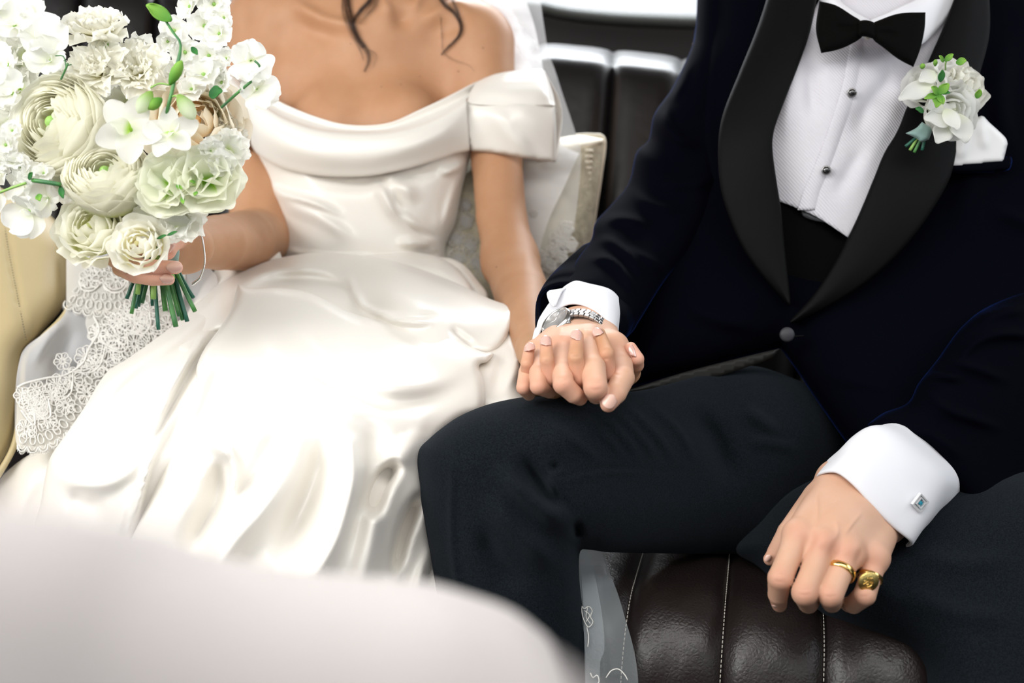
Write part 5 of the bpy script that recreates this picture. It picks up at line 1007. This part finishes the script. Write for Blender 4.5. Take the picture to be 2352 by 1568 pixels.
def flat_petal(L, W, m, cup=.3, curl=0., ruf=0., nr=4, seed=0, point=0., heart=0., nu=13, nv=11):
    r_ = np.random.RandomState(abs(int(seed))); u = np.linspace(-1, 1, nu)[:, None]; v = np.linspace(0, 1, nv)[None]
    w_ = W*np.sin(np.pi*np.clip(.06+.80*v**.85, 0, 1))**(.75+point); x = u*w_; y = L*v*(1-.16*np.abs(u)**2.2*v-heart*np.exp(-(u/.3)**2)*v**3)
    z = cup*W*u*u*(.3+.7*v)+curl*L*v**2+ruf*W*v**2.5*(np.sin(u*nr*1.5+r_.uniform(0, 6))+.5*np.sin(u*nr*3.1+r_.uniform(0, 6)))
    return grid_mesh('petal', np.stack([y+ruf*.3*W*v**3*np.sin(u*nr*2.3+1), x+0*v, z], -1), np.broadcast_to(v, (nu, nv)), m)
def place(me, parent, az, el, r0=0., h0=0., roll=0., sc_=1., name='petal'):
    o = bpy.data.objects.new(name, me); C.objects.link(o); o.parent = parent
    o.matrix_local = Matrix.Rotation(az, 4, 'Z')@Matrix.Translation((r0, 0, h0))@Matrix.Rotation(-el, 4, 'Y')@Matrix.Rotation(roll, 4, 'X')@Matrix.Scale(sc_, 4); return o
def head(name, x, y, d, ax, ay, parent, r, m, h=1., spin=None):
    """the small core of a bloom, a mesh of its own that carries its petals"""
    z = Vector(-VIEW*1.0+RIGHT*ax+UPV*ay).normalized(); Mx = frame(P(x, y, d), z, (1, .1, .3))
    vv, ff = lathe_geo([(r*.25, -r*.9), (r*.8, -r*.4), (r, 0), (r*.7, r*.5*h), (.0001, r*.8*h)], 12, Matrix.Identity(4)); me = bpy.data.meshes.new(name); me.from_pydata([tuple(q) for q in vv], [], ff); me.polygons.foreach_set('use_smooth', [True]*len(me.polygons)); me.materials.append(m)
    at = me.attributes.new('t', 'FLOAT', 'POINT'); at.data.foreach_set('value', np.zeros(len(vv), np.float32)); o = bpy.data.objects.new(name, me); C.objects.link(o); o.parent = parent
    o.matrix_local = Matrix.Translation(-Vector(parent.location))@Mx; return o
fr = np.random.RandomState(21)
def ranunculus(x, y, d, rp, ax, ay, parent, pal='cream', K=10, op=68, name='ranunculus'):
    R0 = rp*pxs(d); h = head(name, x, y, d, ax, ay, parent, R0*.15, M['stem_light'])
    for k in range(K):
        q = (k+1)/K; R = R0*(.20+.80*q**.9); tt = 34+(op-26)*q**1.3; n = 4 if k < 3 else (6 if k < 7 else 7); mes = [shell_petal(R, tt, 128, 46+8*q, PM[pal], .03+.07*q*q, .07*q+.02, int(k*7+s+x), 0) for s in (0, 1)]
        for i in range(n): place(mes[i % 2], h, 2*math.pi*(i+fr.uniform(-.15, .15))/n+k*.9, fr.normal(0, .05*q), 0, -R0*.12*q+fr.normal(0, .02)*R0, fr.normal(0, .05))
    return h
def rose(x, y, d, rp, ax, ay, parent, pal='creamy', K=7, op=80, wave=.25, name='garden_rose'):
    R0 = rp*pxs(d); h = head(name, x, y, d, ax, ay, parent, R0*.12, PM[pal])
    for k in range(K):
        q = (k+1)/K; R = R0*(.16+.84*q); tt = 6+op*q**1.2; n = (3, 4, 4, 5, 5, 6, 7, 7)[min(k, 7)]; mes = [shell_petal(R, tt, 125, 52, PM[pal], .10+.22*q, wave*q+.06, int(k*5+s+y), 0) for s in (0, 1)]
        for i in range(n): place(mes[i % 2], h, 2*math.pi*(i+fr.uniform(-.25, .25))/n+k*1.3, fr.normal(0, .12*q), 0, -R0*.18*q, fr.normal(0, .12))
    return h
def ruffle(x, y, d, rp, ax, ay, parent, pal='white', tiers=((9, .15), (8, .6), (7, 1.05), (5, 1.35)), ruf=.22, name='ruffled_bloom', wid=.42, nr=4):
    R0 = rp*pxs(d); h = head(name, x, y, d, ax, ay, parent, R0*.08, PM['throat'])
    for k, (n, el) in enumerate(tiers):
        L = R0*(1.02-.14*k); mes = [flat_petal(L, L*wid, PM[pal], .35, .05, ruf, nr, int(x+k*3+s)) for s in range(3)]
        for i in range(n): place(mes[i % 3], h, 2*math.pi*(i+fr.uniform(-.25, .25))/n+k*.7, el+fr.normal(0, .12), R0*.03, 0, fr.normal(0, .25))
    return h
def floret(x, y, d, rp, parent, pal='pure', n=5, ax=None, ay=None, name='stock_floret'):
    R0 = rp*pxs(d); h = head(name, x, y, d, fr.normal(0, .35) if ax is None else ax, fr.normal(0, .35) if ay is None else ay, parent, R0*.13, M['stem_light'], 1.5)
    mes = [flat_petal(R0, R0*.60, PM[pal], .20, -.05, .14, 3, int(x+y+s), heart=.10) for s in (0, 1)]
    for k in range(2):
        for i in range(n-k): place(mes[i % 2], h, 2*math.pi*(i+fr.uniform(-.15, .15))/(n-k)+k*.6, .25+.5*k+fr.normal(0, .12), R0*.05, 0, fr.normal(0, .2), 1-.25*k)
    return h
def sweetpea(x, y, d, rp, ax, ay, parent, rot=0, name='sweet_pea'):
    R0 = rp*pxs(d); h = head(name, x, y, d, ax, ay, parent, R0*.10, M['stem_light'])
    big = flat_petal(R0*1.1, R0*.75, PM['pure'], .22, -.10, .12, 3, int(x), heart=.16); mid_ = flat_petal(R0*.85, R0*.5, PM['pure'], -.3, .10, .10, 3, int(y)); kl = flat_petal(R0*.45, R0*.2, PM['white'], .9, .2, .0)
    place(big, h, rot+.35, .35); place(big, h, rot-.45, .5, 0, .001, .3); place(mid_, h, rot+math.pi*.82, .65); place(mid_, h, rot-math.pi*.78, .6, 0, 0, -.3); place(kl, h, rot+math.pi, 1.0, 0, .001); return h
def orchid(x, y, d, rp, ax, ay, parent, rot, name='orchid_bloom'):
    R0 = rp*pxs(d); h = head(name, x, y, d, ax, ay, parent, R0*.07, PM['throat'], 1.6)
    pt = flat_petal(R0, R0*.38, PM['pure'], .25, -.06, .02, 2, 3, point=-.25); lip = flat_petal(R0*.62, R0*.24, PM['throat'], .8, .15, .05, 2, 5)
    for i, a in enumerate((0, 1.35, 2.45, -1.35, -2.45)): place(pt, h, rot+a, .22+fr.normal(0, .1), 0, 0, fr.normal(0, .2), 1 if i else .95)
    place(lip, h, rot+math.pi, .75, 0, .002); return h
def bud(x0, y0, x1, y1, d, wp, parent, m, name='bud'):
    a, b = Vector(P(x0, y0, d)), Vector(P(x1, y1, d-.006)); L = (b-a).length; R0 = wp*pxs(d)*.5
    prof = [(R0*s, L*t) for s, t in ((.18, 0), (.55, .12), (.9, .35), (1, .55), (.8, .78), (.35, .94), (.02, 1))]; vv, ff = lathe_geo(prof, 14, frame(a, b-a)); tt = np.repeat([0, .12, .35, .55, .78, .94, 1], 14)
    return mk(name, vv, ff, m, parent, attrs={'t': tt})
def leaf(x0, y0, x1, y1, d, wp, parent, m, cup=.5, name='leaf'):
    a, b = P(x0, y0, d), P(x1, y1, d-.004); L = np.linalg.norm(b-a); me = flat_petal(L, wp*pxs(d)*.5, m, cup, .05, 0, point=.25, nu=9, nv=12)
    xx = Vector((b-a)/L); zz = Vector(-VIEW+.3*UPV); zz = (zz-xx*zz.dot(xx)).normalized(); Mx = Matrix((xx, zz.cross(xx), zz)).transposed().to_4x4(); Mx.translation = Vector(a)
    X = np.array([tuple(Mx@v.co) for v in me.vertices]); fs = [tuple(p.vertices) for p in me.polygons]; t = np.zeros(len(X), np.float32); me.attributes['t'].data.foreach_get('value', t)
    return solid(mk(name, X, fs, m, parent, attrs={'t': t}), .0006, 0)
bq = empty('bouquet', tuple(P(375, 600, .975))); tag(bq, 'round bouquet of white and cream blooms held in a hand over the gown', 'bouquet')
# foliage and small blooms at the heart of the bouquet, seen between the large ones
for (x, y, rp) in ((60, 130, 62), (150, 190, 55), (45, 205, 60), (330, 120, 45), (300, 240, 60), (370, 230, 55), (90, 370, 60), (160, 420, 60), (320, 420, 60), (470, 200, 50), (520, 320, 50), (400, 350, 55), (260, 480, 50), (20, 290, 50), (495, 260, 48), (510, 380, 44), (10, 120, 55), (360, 480, 55), (200, 250, 60)):
    ruffle(x, y, .955, rp, fr.normal(0, .3), fr.normal(0, .3), bq, 'white', ((8, .2), (6, .8)), .2, 'filler_bloom', .5)
ranunculus(118, 280, .905, 112, -.30, .14, bq, 'cream', 14, 66)
ranunculus(240, 392, .895, 92, .0, .62, bq, 'cream', 13, 62)
rose(205, 516, .905, 72, -.05, .35, bq, 'cream', 7, 76, .30); rose(160, 530, .925, 48, -.5, 0, bq, 'cream', 5, 80, .3)
rose(313, 558, .885, 55, .05, .15, bq, 'creamy', 6, 74, .22); ranunculus(290, 485, .925, 62, .1, .3, bq, 'cream', 6, 60)
rose(450, 275, .935, 98, .35, .10, bq, 'peach', 7, 78, .16)
ruffle(392, 425, .892, 84, -.15, .2, bq, 'throat', ((6, .12), (6, .5), (3, 1.1)), .10, 'lisianthus', .72, 3)
ruffle(478, 415, .892, 84, .25, .1, bq, 'throat', ((6, .12), (6, .5), (3, 1.1)), .10, 'lisianthus', .72, 3)
ruffle(420, 500, .905, 62, .0, -.3, bq, 'white', ((8, .2), (6, .7)), .2, 'lisianthus', .5, 3); ruffle(345, 505, .91, 50, -.2, 0, bq, 'white', ((8, .2), (6, .7)), .2, 'lisianthus', .5, 3); ruffle(525, 345, .905, 50, .5, 0, bq, 'white', ((8, .2), (6, .7)), .2, 'lisianthus', .5, 3)
ruffle(226, 84, .93, 80, .0, 1.1, bq, 'creamy', ((8, .25), (8, .55), (7, .9), (6, 1.25), (4, 1.45)), .16, 'carnation', .52, 4)
ruffle(235, 165, .925, 84, -.15, .35, bq, 'creamy', ((9, .2), (9, .5), (8, .9), (6, 1.2)), .20, 'carnation', .36, 5); ruffle(320, 168, .93, 82, .15, .35, bq, 'creamy', ((9, .2), (9, .5), (8, .9), (6, 1.2)), .20, 'carnation', .36, 5)
for x, y, rp, ax, ay, rot in ((35, 60, 62, -.2, .3, 1.2), (95, 95, 66, .2, .3, .8), (115, 140, 55, .3, 0, 2.2), (20, 150, 60, -.3, .1, 2.8), (30, 215, 58, -.3, 0, 2.0), (70, 30, 40, .1, .5, .4), (0, 20, 50, -.2, .5, 1.9)):
    sweetpea(x, y, .905, rp, ax, ay, bq, rot)
for x, y, rp in ((437, 16, 40), (492, 10, 42), (400, 70, 36), (470, 60, 42), (505, 78, 40), (425, 120, 40), (480, 128, 40), (520, 135, 28), (405, 165, 34), (468, 172, 44), (510, 190, 34), (440, 205, 34), (385, 20+75, 26), (455, -25, 40), (515, 40, 28), (500, 160, 34)):
    floret(x, y, .925+fr.uniform(-.01, .01), rp, bq)
sweetpea(577, 140, .915, 62, .1, .1, bq, -1.55); sweetpea(590, 205, .918, 55, .25, 0, bq, -1.0)
orchid(300, 298, .868, 82, .05, .0, bq, -.5); orchid(395, 305, .868, 66, -.1, .1, bq, 1.4)
for x, y, rp, ax, ay, rot in ((70, 485, 62, -.2, -.3, 2.4), (110, 455, 48, .1, -.2, 1.5), (50, 425, 44, -.3, 0, 2.9), (-5, 440, 48, -.4, -.2, 2.4), (0, 400, 36, -.4, .1, 3.0)): sweetpea(x, y, .905, rp, ax, ay, bq, rot+1.6)
for x, y, rp in ((14, 333, 34), (28, 300, 26), (35, 372, 32), (8, 372, 28), (72, 402, 36), (50, 385, 26), (100, 398, 26)): floret(x, y, .895, rp, bq)
floret(368, 545, .905, 26, bq); sweetpea(405, 520, .90, 40, .1, -.3, bq, 1.4)
floret(510, 375, .885, 34, bq); floret(485, 345, .885, 32, bq)
# greenery
def stem(pts, r, parent, m='stem', name='stem', d=None):
    p = cr(pts, max(8, 3*len(pts))); return Geo().tube(P(p[:, 0], p[:, 1], p[:, 2]), r, 8).build(name, M[m], parent)
stem([(378, 44, .885), (398, 75, .878), (414, 98, .872), (412, 128, .87), (404, 160, .868), (396, 205, .866), (386, 245, .866), (376, 300, .88)], [.0012]*8+[.0016]*16, bq)
leaf(394, 48, 336, 12, .880, 34, bq, PM['leaf'], .4)
bud(390, 195, 418, 138, .866, 26, bq, PM['leaf']); stem([(390, 195, .866), (365, 192, .864), (345, 202, .862)], .0008, bq, 'stem_light')
bud(348, 210, 316, 260, .862, 34, bq, petal_mat('bud_green_white', (.35, .55, .12), (.80, .84, .68), .0, .9)); bud(372, 226, 338, 250, .864, 26, bq, PM['leaf'])
bud(410, 218, 446, 274, .860, 38, bq, bpy.data.materials['bud_green_white']); stem([(395, 222, .866), (404, 220, .862), (414, 226, .86)], .0008, bq, 'stem_light')
leaf(480, 216, 512, 210, .900, 34, bq, PM['leafd'], .3); leaf(440, 108, 454, 126, .898, 14, bq, PM['leafd'], .2)
stem([(508, 247, .915), (540, 218, .910), (578, 186, .905)], .0013, bq); stem([(585, 140, .905), (594, 148, .905), (598, 160, .908)], .0010, bq)
stem([(75, 414, .885), (105, 418, .882), (140, 424, .885)], .0020, bq); leaf(66, 412, 76, 396, .885, 14, bq, PM['leafd']); leaf(138, 428, 146, 456, .886, 14, bq, PM['leafd'])
stem([(140, 182, .90), (150, 160, .892), (156, 145, .89)], .0009, bq); stem([(152, 158, .892), (146, 130, .892), (128, 128, .90)], .0006, bq); stem([(156, 150, .892), (164, 148, .892)], .0005, bq)
stem([(252, 120, .93), (247, 105, .93), (243, 96, .93)], .0022, bq); bud(247, 118, 243, 92, .928, 24, bq, PM['leaf'], 'calyx')
stem([(0, 442, .89), (25, 432, .885), (60, 420, .885)], .0012, bq, 'stem_light'); leaf(88, 446, 92, 462, .885, 16, bq, PM['leaf'])
for (x, y, a) in ((405, 425, 0), (418, 452, 1), (448, 418, 2), (452, 440, 1.5)): leaf(x, y, x+14*math.cos(a*1.3), y+18*math.sin(a*1.3+.6), .872, 10, bq, PM['leaf'])
for x, y in ((360, 548), (384, 540)): leaf(x, y, x+24, y-8, .885, 8, bq, PM['leafd'])
# stems below the hand
for i, (x0, y0, x1, y1, r, m_, dd) in enumerate(((318, 615, 291, 686, 9, 'stem_dark', .01), (322, 615, 302, 720, 9, 'stem', 0), (330, 620, 312, 708, 9, 'stem_dark', .012), (335, 615, 318, 704, 8, 'stem_dark', .014), (325, 610, 316, 675, 11, 'stem_light', -.004), (345, 615, 326, 696, 10, 'stem', .01), (352, 610, 364, 757, 9, 'stem_dark', .002), (346, 610, 350, 702, 8, 'stem_dark', .012),
        (354, 610, 352, 686, 13, 'stem_light', -.006), (368, 610, 380, 714, 12, 'stem', .008), (372, 610, 404, 750, 12, 'stem', -.004), (380, 605, 412, 726, 10, 'stem', .006), (385, 605, 420, 735, 10, 'stem', .01), (392, 605, 430, 738, 10, 'stem_dark', .008), (392, 600, 448, 715, 10, 'stem', .002), (396, 600, 444, 684, 9, 'stem_dark', .012), (388, 605, 396, 640, 13, 'stem_light', -.004))):
    stem([(375+(x0-360)*.35, 540, .955+dd), (x0+4, y0, .958+dd), ((x0+x1)/2, (y0+y1)/2, .955+dd), (x1, y1, .952+dd)], r*.5*pxs(.955), bq, m_)
inflate('ribbon', [(372, 560, 1), (400, 562), (412, 575), (410, 600, 1), (372, 606, 1), (366, 585)], [(390, 585, .955)], M['ribbon'], bq, R=16, front=.012, back=.008, step=5)
# ---- boutonniere on the lapel
bo = empty('boutonniere', tuple(P(2150, 220, 1.08))); tag(bo, 'boutonniere of small white roses with green sprigs pinned on the black lapel', 'boutonniere')
def cupflower(x, y, d, rp, ax, ay, n=5, K=3, nm='small_rose'):
    return rose(x, y, d, rp, ax, ay, bo, 'pure', K, 62, .16, nm)
rose(2122, 200, 1.065, 42, -.9, -.1, bo, 'pure', 4, 66, .14, 'small_rose'); rose(2182, 182, 1.07, 48, .1, .5, bo, 'pure', 5, 66, .16, 'small_rose')
rose(2230, 196, 1.07, 44, .6, .15, bo, 'creamy', 5, 70, .22, 'small_rose'); rose(2190, 252, 1.055, 54, .25, -.1, bo, 'pure', 5, 64, .16, 'small_rose')
def wpet(x0, y0, x1, y1, d, wp): 
    o = leaf(x0, y0, x1, y1, d, wp, bo, PM['pure'], .25, 'petal'); return o
wpet(2142, 190, 2062, 232, 1.045, 46); wpet(2150, 168, 2110, 188, 1.045, 40); wpet(2190, 272, 2120, 274, 1.035, 52); wpet(2176, 285, 2150, 330, 1.04, 48); wpet(2165, 240, 2130, 250, 1.04, 44); wpet(2196, 262, 2218, 330, 1.038, 56); wpet(2170, 250, 2200, 300, 1.032, 40)
for a in ((2155, 216, 2138, 200, 20), (2155, 216, 2180, 192, 22), (2155, 216, 2150, 248, 24), (2155, 216, 2166, 240, 18), (2155, 216, 2122, 228, 16), (2160, 188, 2164, 160, 16), (2244, 226, 2250, 204, 16), (2196, 144, 2220, 140, 20), (2170, 140, 2190, 124, 14), (2168, 142, 2156, 128, 12), (2122, 256, 2102, 250, 16), (2160, 212, 2182, 214, 12)):
    leaf(a[0], a[1], a[2], a[3], 1.022, a[4], bo, PM['leafd'] if a[0] in (2122, 2160) else PM['leaf'], .4)
bud(2118, 158, 2120, 146, 1.04, 12, bo, PM['leaf']); bud(2148, 152, 2149, 136, 1.04, 10, bo, PM['leaf']); stem([(2172, 160, 1.05), (2172, 146, 1.04), (2176, 134, 1.035)], .0008, bo, 'stem_light')
for x0, y0, x1, y1, m_ in ((2124, 300, 2100, 350, 'stem'), (2118, 300, 2090, 345, 'stem_light'), (2112, 310, 2080, 336, 'stem_dark'), (2128, 300, 2118, 345, 'stem_dark')): stem([(x0, y0, 1.06), (x1, y1, 1.065)], .0017, bo, m_)
inflate('ribbon', [(2118, 280, 1), (2140, 296), (2134, 320, 1), (2116, 326), (2106, 318), (2080, 306, 1), (2104, 294)], [(2115, 305, 1.055)], M['ribbon'], bo, R=10, front=.006, back=.004, step=4)
# ================================================================ worn metal things
def ring_geo(c, axis, R, w_, t, seg=48, taper=None):
    Mx = frame(c, axis); v, f = [], []; prof = [(-w_/2, 0), (-w_/2*.8, t*.8), (0, t), (w_/2*.8, t*.8), (w_/2, 0), (0, -t*.25)]; n = len(prof)
    for j in range(seg):
        a = 2*math.pi*j/seg; k = taper(a) if taper else 1
        for h, r in prof: v.append(tuple(Mx@Vector(((R+r*k)*math.cos(a), (R+r*k)*math.sin(a), h*k))))
    for j in range(seg):
        for i in range(n): f.append((j*n+i, ((j+1) % seg)*n+i, ((j+1) % seg)*n+(i+1) % n, j*n+(i+1) % n))
    return np.array(v), f
v_, f_ = ring_geo(P(1931, 1313, .8445), P(1907, 1366, .830)-P(1948, 1270, .856), .0112, .0062, .0015)
tag(mk('ring', v_, f_, M['gold']), 'plain polished gold wedding band on the ring finger of the resting hand', 'ring')
ax_ = P(1986, 1366, .845)-P(2004, 1300, .859)
Mx = frame(P(1998, 1326, .8535), ax_); sr = empty('signet_ring', tuple(P(1998, 1326, .8535))); tag(sr, 'gold signet ring with engraved oval face on the little finger', 'ring')
v_, f_ = ring_geo(P(1998, 1326, .8535), ax_, .0100, .0040, .0010); mk('band', v_, f_, M['gold'], sr)
fc = Vector(P(1995, 1336, .8375)); zn = Vector(-VIEW*1.0-UPV*.22-RIGHT*.10)
def oval(prof, sx, sy, c, z, x): 
    v, f = lathe_geo(prof, 32, Matrix.Identity(4)); Mf = frame(c, z, x); return np.array([tuple(Mf@Vector((p[0]*sx, p[1]*sy, p[2]))) for p in v]), f
xd = tuple(ax_)
v_, f_ = oval([(.0042, -.005), (.0066, -.0018), (.0070, .0), (.0066, .0007), (.0001, .0008)], 1.3, 1.2, fc, zn, xd); mk('face', v_, f_, M['gold_etched'], sr)
g = Geo(); Mf = frame(fc+zn.normalized()*.0009, zn, xd)
for a in ([(-.0048, 0), (-.002, .003), (.002, .0032), (.0048, .0005)], [(-.003, -.003), (-.001, -.001), (.001, -.0012), (.004, -.003)], [(-.001, .003), (0, 0), (.0008, -.004)], [(.001, .001), (.003, 0), (.005, .0015)], [(-.004, -.001), (-.002, 0), (-.001, .002)]):
    q = cr(a, 12); g.tube([tuple(Mf@Vector((x, y, 0))) for x, y in q], .0004, 5)
tag(g.build('engraving', M['gold'], sr), kind='stuff')
# cufflink
cc = Vector(P(2112, 1154, .893)); zc = Vector(-VIEW+RIGHT*.35-UPV*.10); Mc = frame(cc, zc, tuple(RIGHT*.75-UPV*.66)); cl = empty('cufflink', tuple(cc)); tag(cl, 'square silver cufflink with a blue stone on the white cuff', 'cufflink')
def sq(r0, r1, h0, h1):
    pts = [(-1, -1), (1, -1), (1, 1), (-1, 1)]; v = [tuple(Mc@Vector((x*r, y*r, h))) for r, h in ((r1, h0), (r1, h1), (r0, h1), (r0, h0)) for x, y in pts]
    f = [(a*4+i, a*4+(i+1) % 4, ((a+1) % 4)*4+(i+1) % 4, ((a+1) % 4)*4+i) for a in range(4) for i in range(4)]; return np.array(v), f
v_, f_ = sq(.0052, .0064, -.001, .0022); mk('frame', v_, f_, mat('bright_silver', (.85, .85, .86), .25, .6, metal=.35), cl, smooth=False)
v_, f_ = sq(.0030, .0040, .0, .0026); mk('inner_frame', v_, f_, bpy.data.materials['bright_silver'], cl, smooth=False)
v_, f_ = sq(.0001, .0052, -.001, .0004); mk('back_plate', v_, f_, mat('clear_crystal', (.55, .62, .64), .05, .8, metal=.6), cl, smooth=False)
v_, f_ = lathe_geo([(.0028, .0), (.0028, .0014), (.0018, .0026), (.0001, .0027)], 4, Mc@Matrix.Rotation(math.pi/4, 4, 'Z')); mk('stone', v_, f_, mat('blue_stone', (.03, .30, .42), .05, .8, coat=1), cl, smooth=False)
# wristwatch
wc = Vector(P(1277, 737, .968)); zw = Vector(-VIEW*.42-RIGHT*.62+UPV*.66).normalized(); Mw = frame(wc, zw, tuple(RIGHT*.7+UPV*.7)); wt = empty('wristwatch', tuple(wc)); tag(wt, 'steel wristwatch with a round grey dial at the edge of the white cuff', 'watch')
v_, f_ = lathe_geo([(.0150, -.0075), (.0172, -.006), (.0176, -.001), (.0168, .0008), (.0162, .0012)], 48, Mw); mk('case', v_, f_, M['steel'], wt)
v_, f_ = lathe_geo([(.0168, .0006), (.0162, .0022), (.0148, .0026), (.0140, .0014), (.0138, .0004)], 48, Mw); mk('bezel', v_, f_[:-2], M['silver'], wt)
v_, f_ = lathe_geo([(.0140, .0002), (.0140, .0005), (.0001, .0005)], 48, Mw); mk('dial', v_, f_, mat('slate_dial', (.06, .062, .10), .6, .15), wt)
g = Geo()
for k in range(12):
    a = k*math.pi/6; g.tube([tuple(Mw@Vector((r*math.cos(a), r*math.sin(a), .0008))) for r in (.0105, .0128)], .0004, 5)
tag(g.build('hour_markers', M['silver'], wt), kind='stuff')
for a, L in ((.7, .0105), (2.6, .0078)): Geo().tube([tuple(Mw@Vector((0, 0, .0012))), tuple(Mw@Vector((L*math.cos(a), L*math.sin(a), .0012)))], .0005, 5).build('hand', M['silver'], wt)
v_, f_ = lathe_geo([(.0141, .0018), (.0135, .0024), (.006, .0029), (.0001, .0030)], 48, Mw); mk('crystal', v_, f_, mat('watch_crystal', (1, 1, 1), .0, .2, alpha=.10), wt)
Mk = frame(Mw@Vector((.0185*math.cos(-1.2), .0185*math.sin(-1.2), -.002)), Mw.to_3x3()@Vector((math.cos(-1.2), math.sin(-1.2), 0))); v_, f_ = lathe_geo([(.0018, -.002), (.0020, 0), (.0018, .0018), (.0001, .002)], 14, Mk); mk('crown', v_, f_, M['steel'], wt)
wd = Vector(P(1392, 640, 1.13)-P(1345, 740, .99)).normalized()
arc = cr([(1296, 728, .972), (1306, 720, .968), (1325, 717, .964), (1347, 719, .962), (1368, 728, .961), (1384, 741, .963), (1394, 755, .967), (1401, 772, .974)], 12); pa = P(arc[:, 0], arc[:, 1], arc[:, 2])
for i in range(11):
    c = Vector((pa[i]+pa[i+1])/2); t = Vector(pa[i+1]-pa[i]).normalized(); n_ = t.cross(wd).normalized()
    if n_.dot(Vector(-VIEW)) < 0: n_ = -n_
    hl = (pa[i+1]-pa[i]); hl = np.linalg.norm(hl)*.47
    g = Geo()
    def blk(c0, hx, hy, hz):
        b = .0006; v = []
        for sx in (-1, 1):
            for sy in (-1, 1): v += [tuple(c0+t*sx*hx+wd*sy*hy-n_*hz), tuple(c0+t*sx*hx+wd*sy*hy+n_*(hz-b)), tuple(c0+t*sx*(hx-b)+wd*sy*(hy-b)+n_*hz)]
        # 12 verts: index = (sx*2+sy)*3+level
        I = lambda a, b_, l: (a*2+b_)*3+l
        f = [(I(0, 0, 2), I(1, 0, 2), I(1, 1, 2), I(0, 1, 2))]
        for (a, b_), (c_, d_) in (((0, 0), (1, 0)), ((1, 0), (1, 1)), ((1, 1), (0, 1)), ((0, 1), (0, 0))):
            f += [(I(a, b_, 0), I(c_, d_, 0), I(c_, d_, 1), I(a, b_, 1)), (I(a, b_, 1), I(c_, d_, 1), I(c_, d_, 2), I(a, b_, 2))]
        g.add(v, f)
    o1 = .0062*(1 if i % 2 == 0 else 1)
    blk(c, hl*1.0, .0028, .0014); blk(c+wd*.0062+t*hl*.5, hl*.95, .0028, .0012); blk(c-wd*.0062+t*hl*.5, hl*.95, .0028, .0012)
    g.build('link', M['steel'], wt, smooth=False)
# bracelet: fine chain of small beads hanging off the wrist
br = empty('bracelet', tuple(P(460, 580, 1.02))); tag(br, 'thin silver chain bracelet hanging from the wrist behind the bouquet', 'bracelet')
bp_ = cr([(442, 508, 1.035), (452, 518, 1.022), (462, 540, 1.012), (468, 570, 1.006), (470, 600, 1.004), (466, 622, 1.004), (458, 640, 1.006), (446, 650, 1.008)], 58)
pw = P(bp_[:, 0], bp_[:, 1], bp_[:, 2]); base = None
for k in range(58):
    if base is None:
        v_, f_ = lathe_geo([(.0001, -.0011), (.0009, -.0006), (.0012, 0), (.0009, .0006), (.0001, .0011)], 8, Matrix.Identity(4)); me = bpy.data.meshes.new('bead'); me.from_pydata([tuple(q) for q in v_], [], f_); me.polygons.foreach_set('use_smooth', [True]*len(me.polygons)); me.materials.append(M['silver']); base = me
    o = bpy.data.objects.new('bead', base); C.objects.link(o); o.parent = br; o.location = Vector(pw[k])-br.location; o.scale = (1, 1, 1) if k < 50 else (1.5, 1.5, 1.5)
Geo().tube(pw, .0005, 6).build('chain', M['silver'], br)
v_, f_ = lathe_geo([(.0006, -.0035), (.0016, -.002), (.0016, .002), (.0006, .0035)], 12, frame(pw[-1], pw[-1]-pw[-4])); mk('clasp', v_, f_, M['silver'], br)
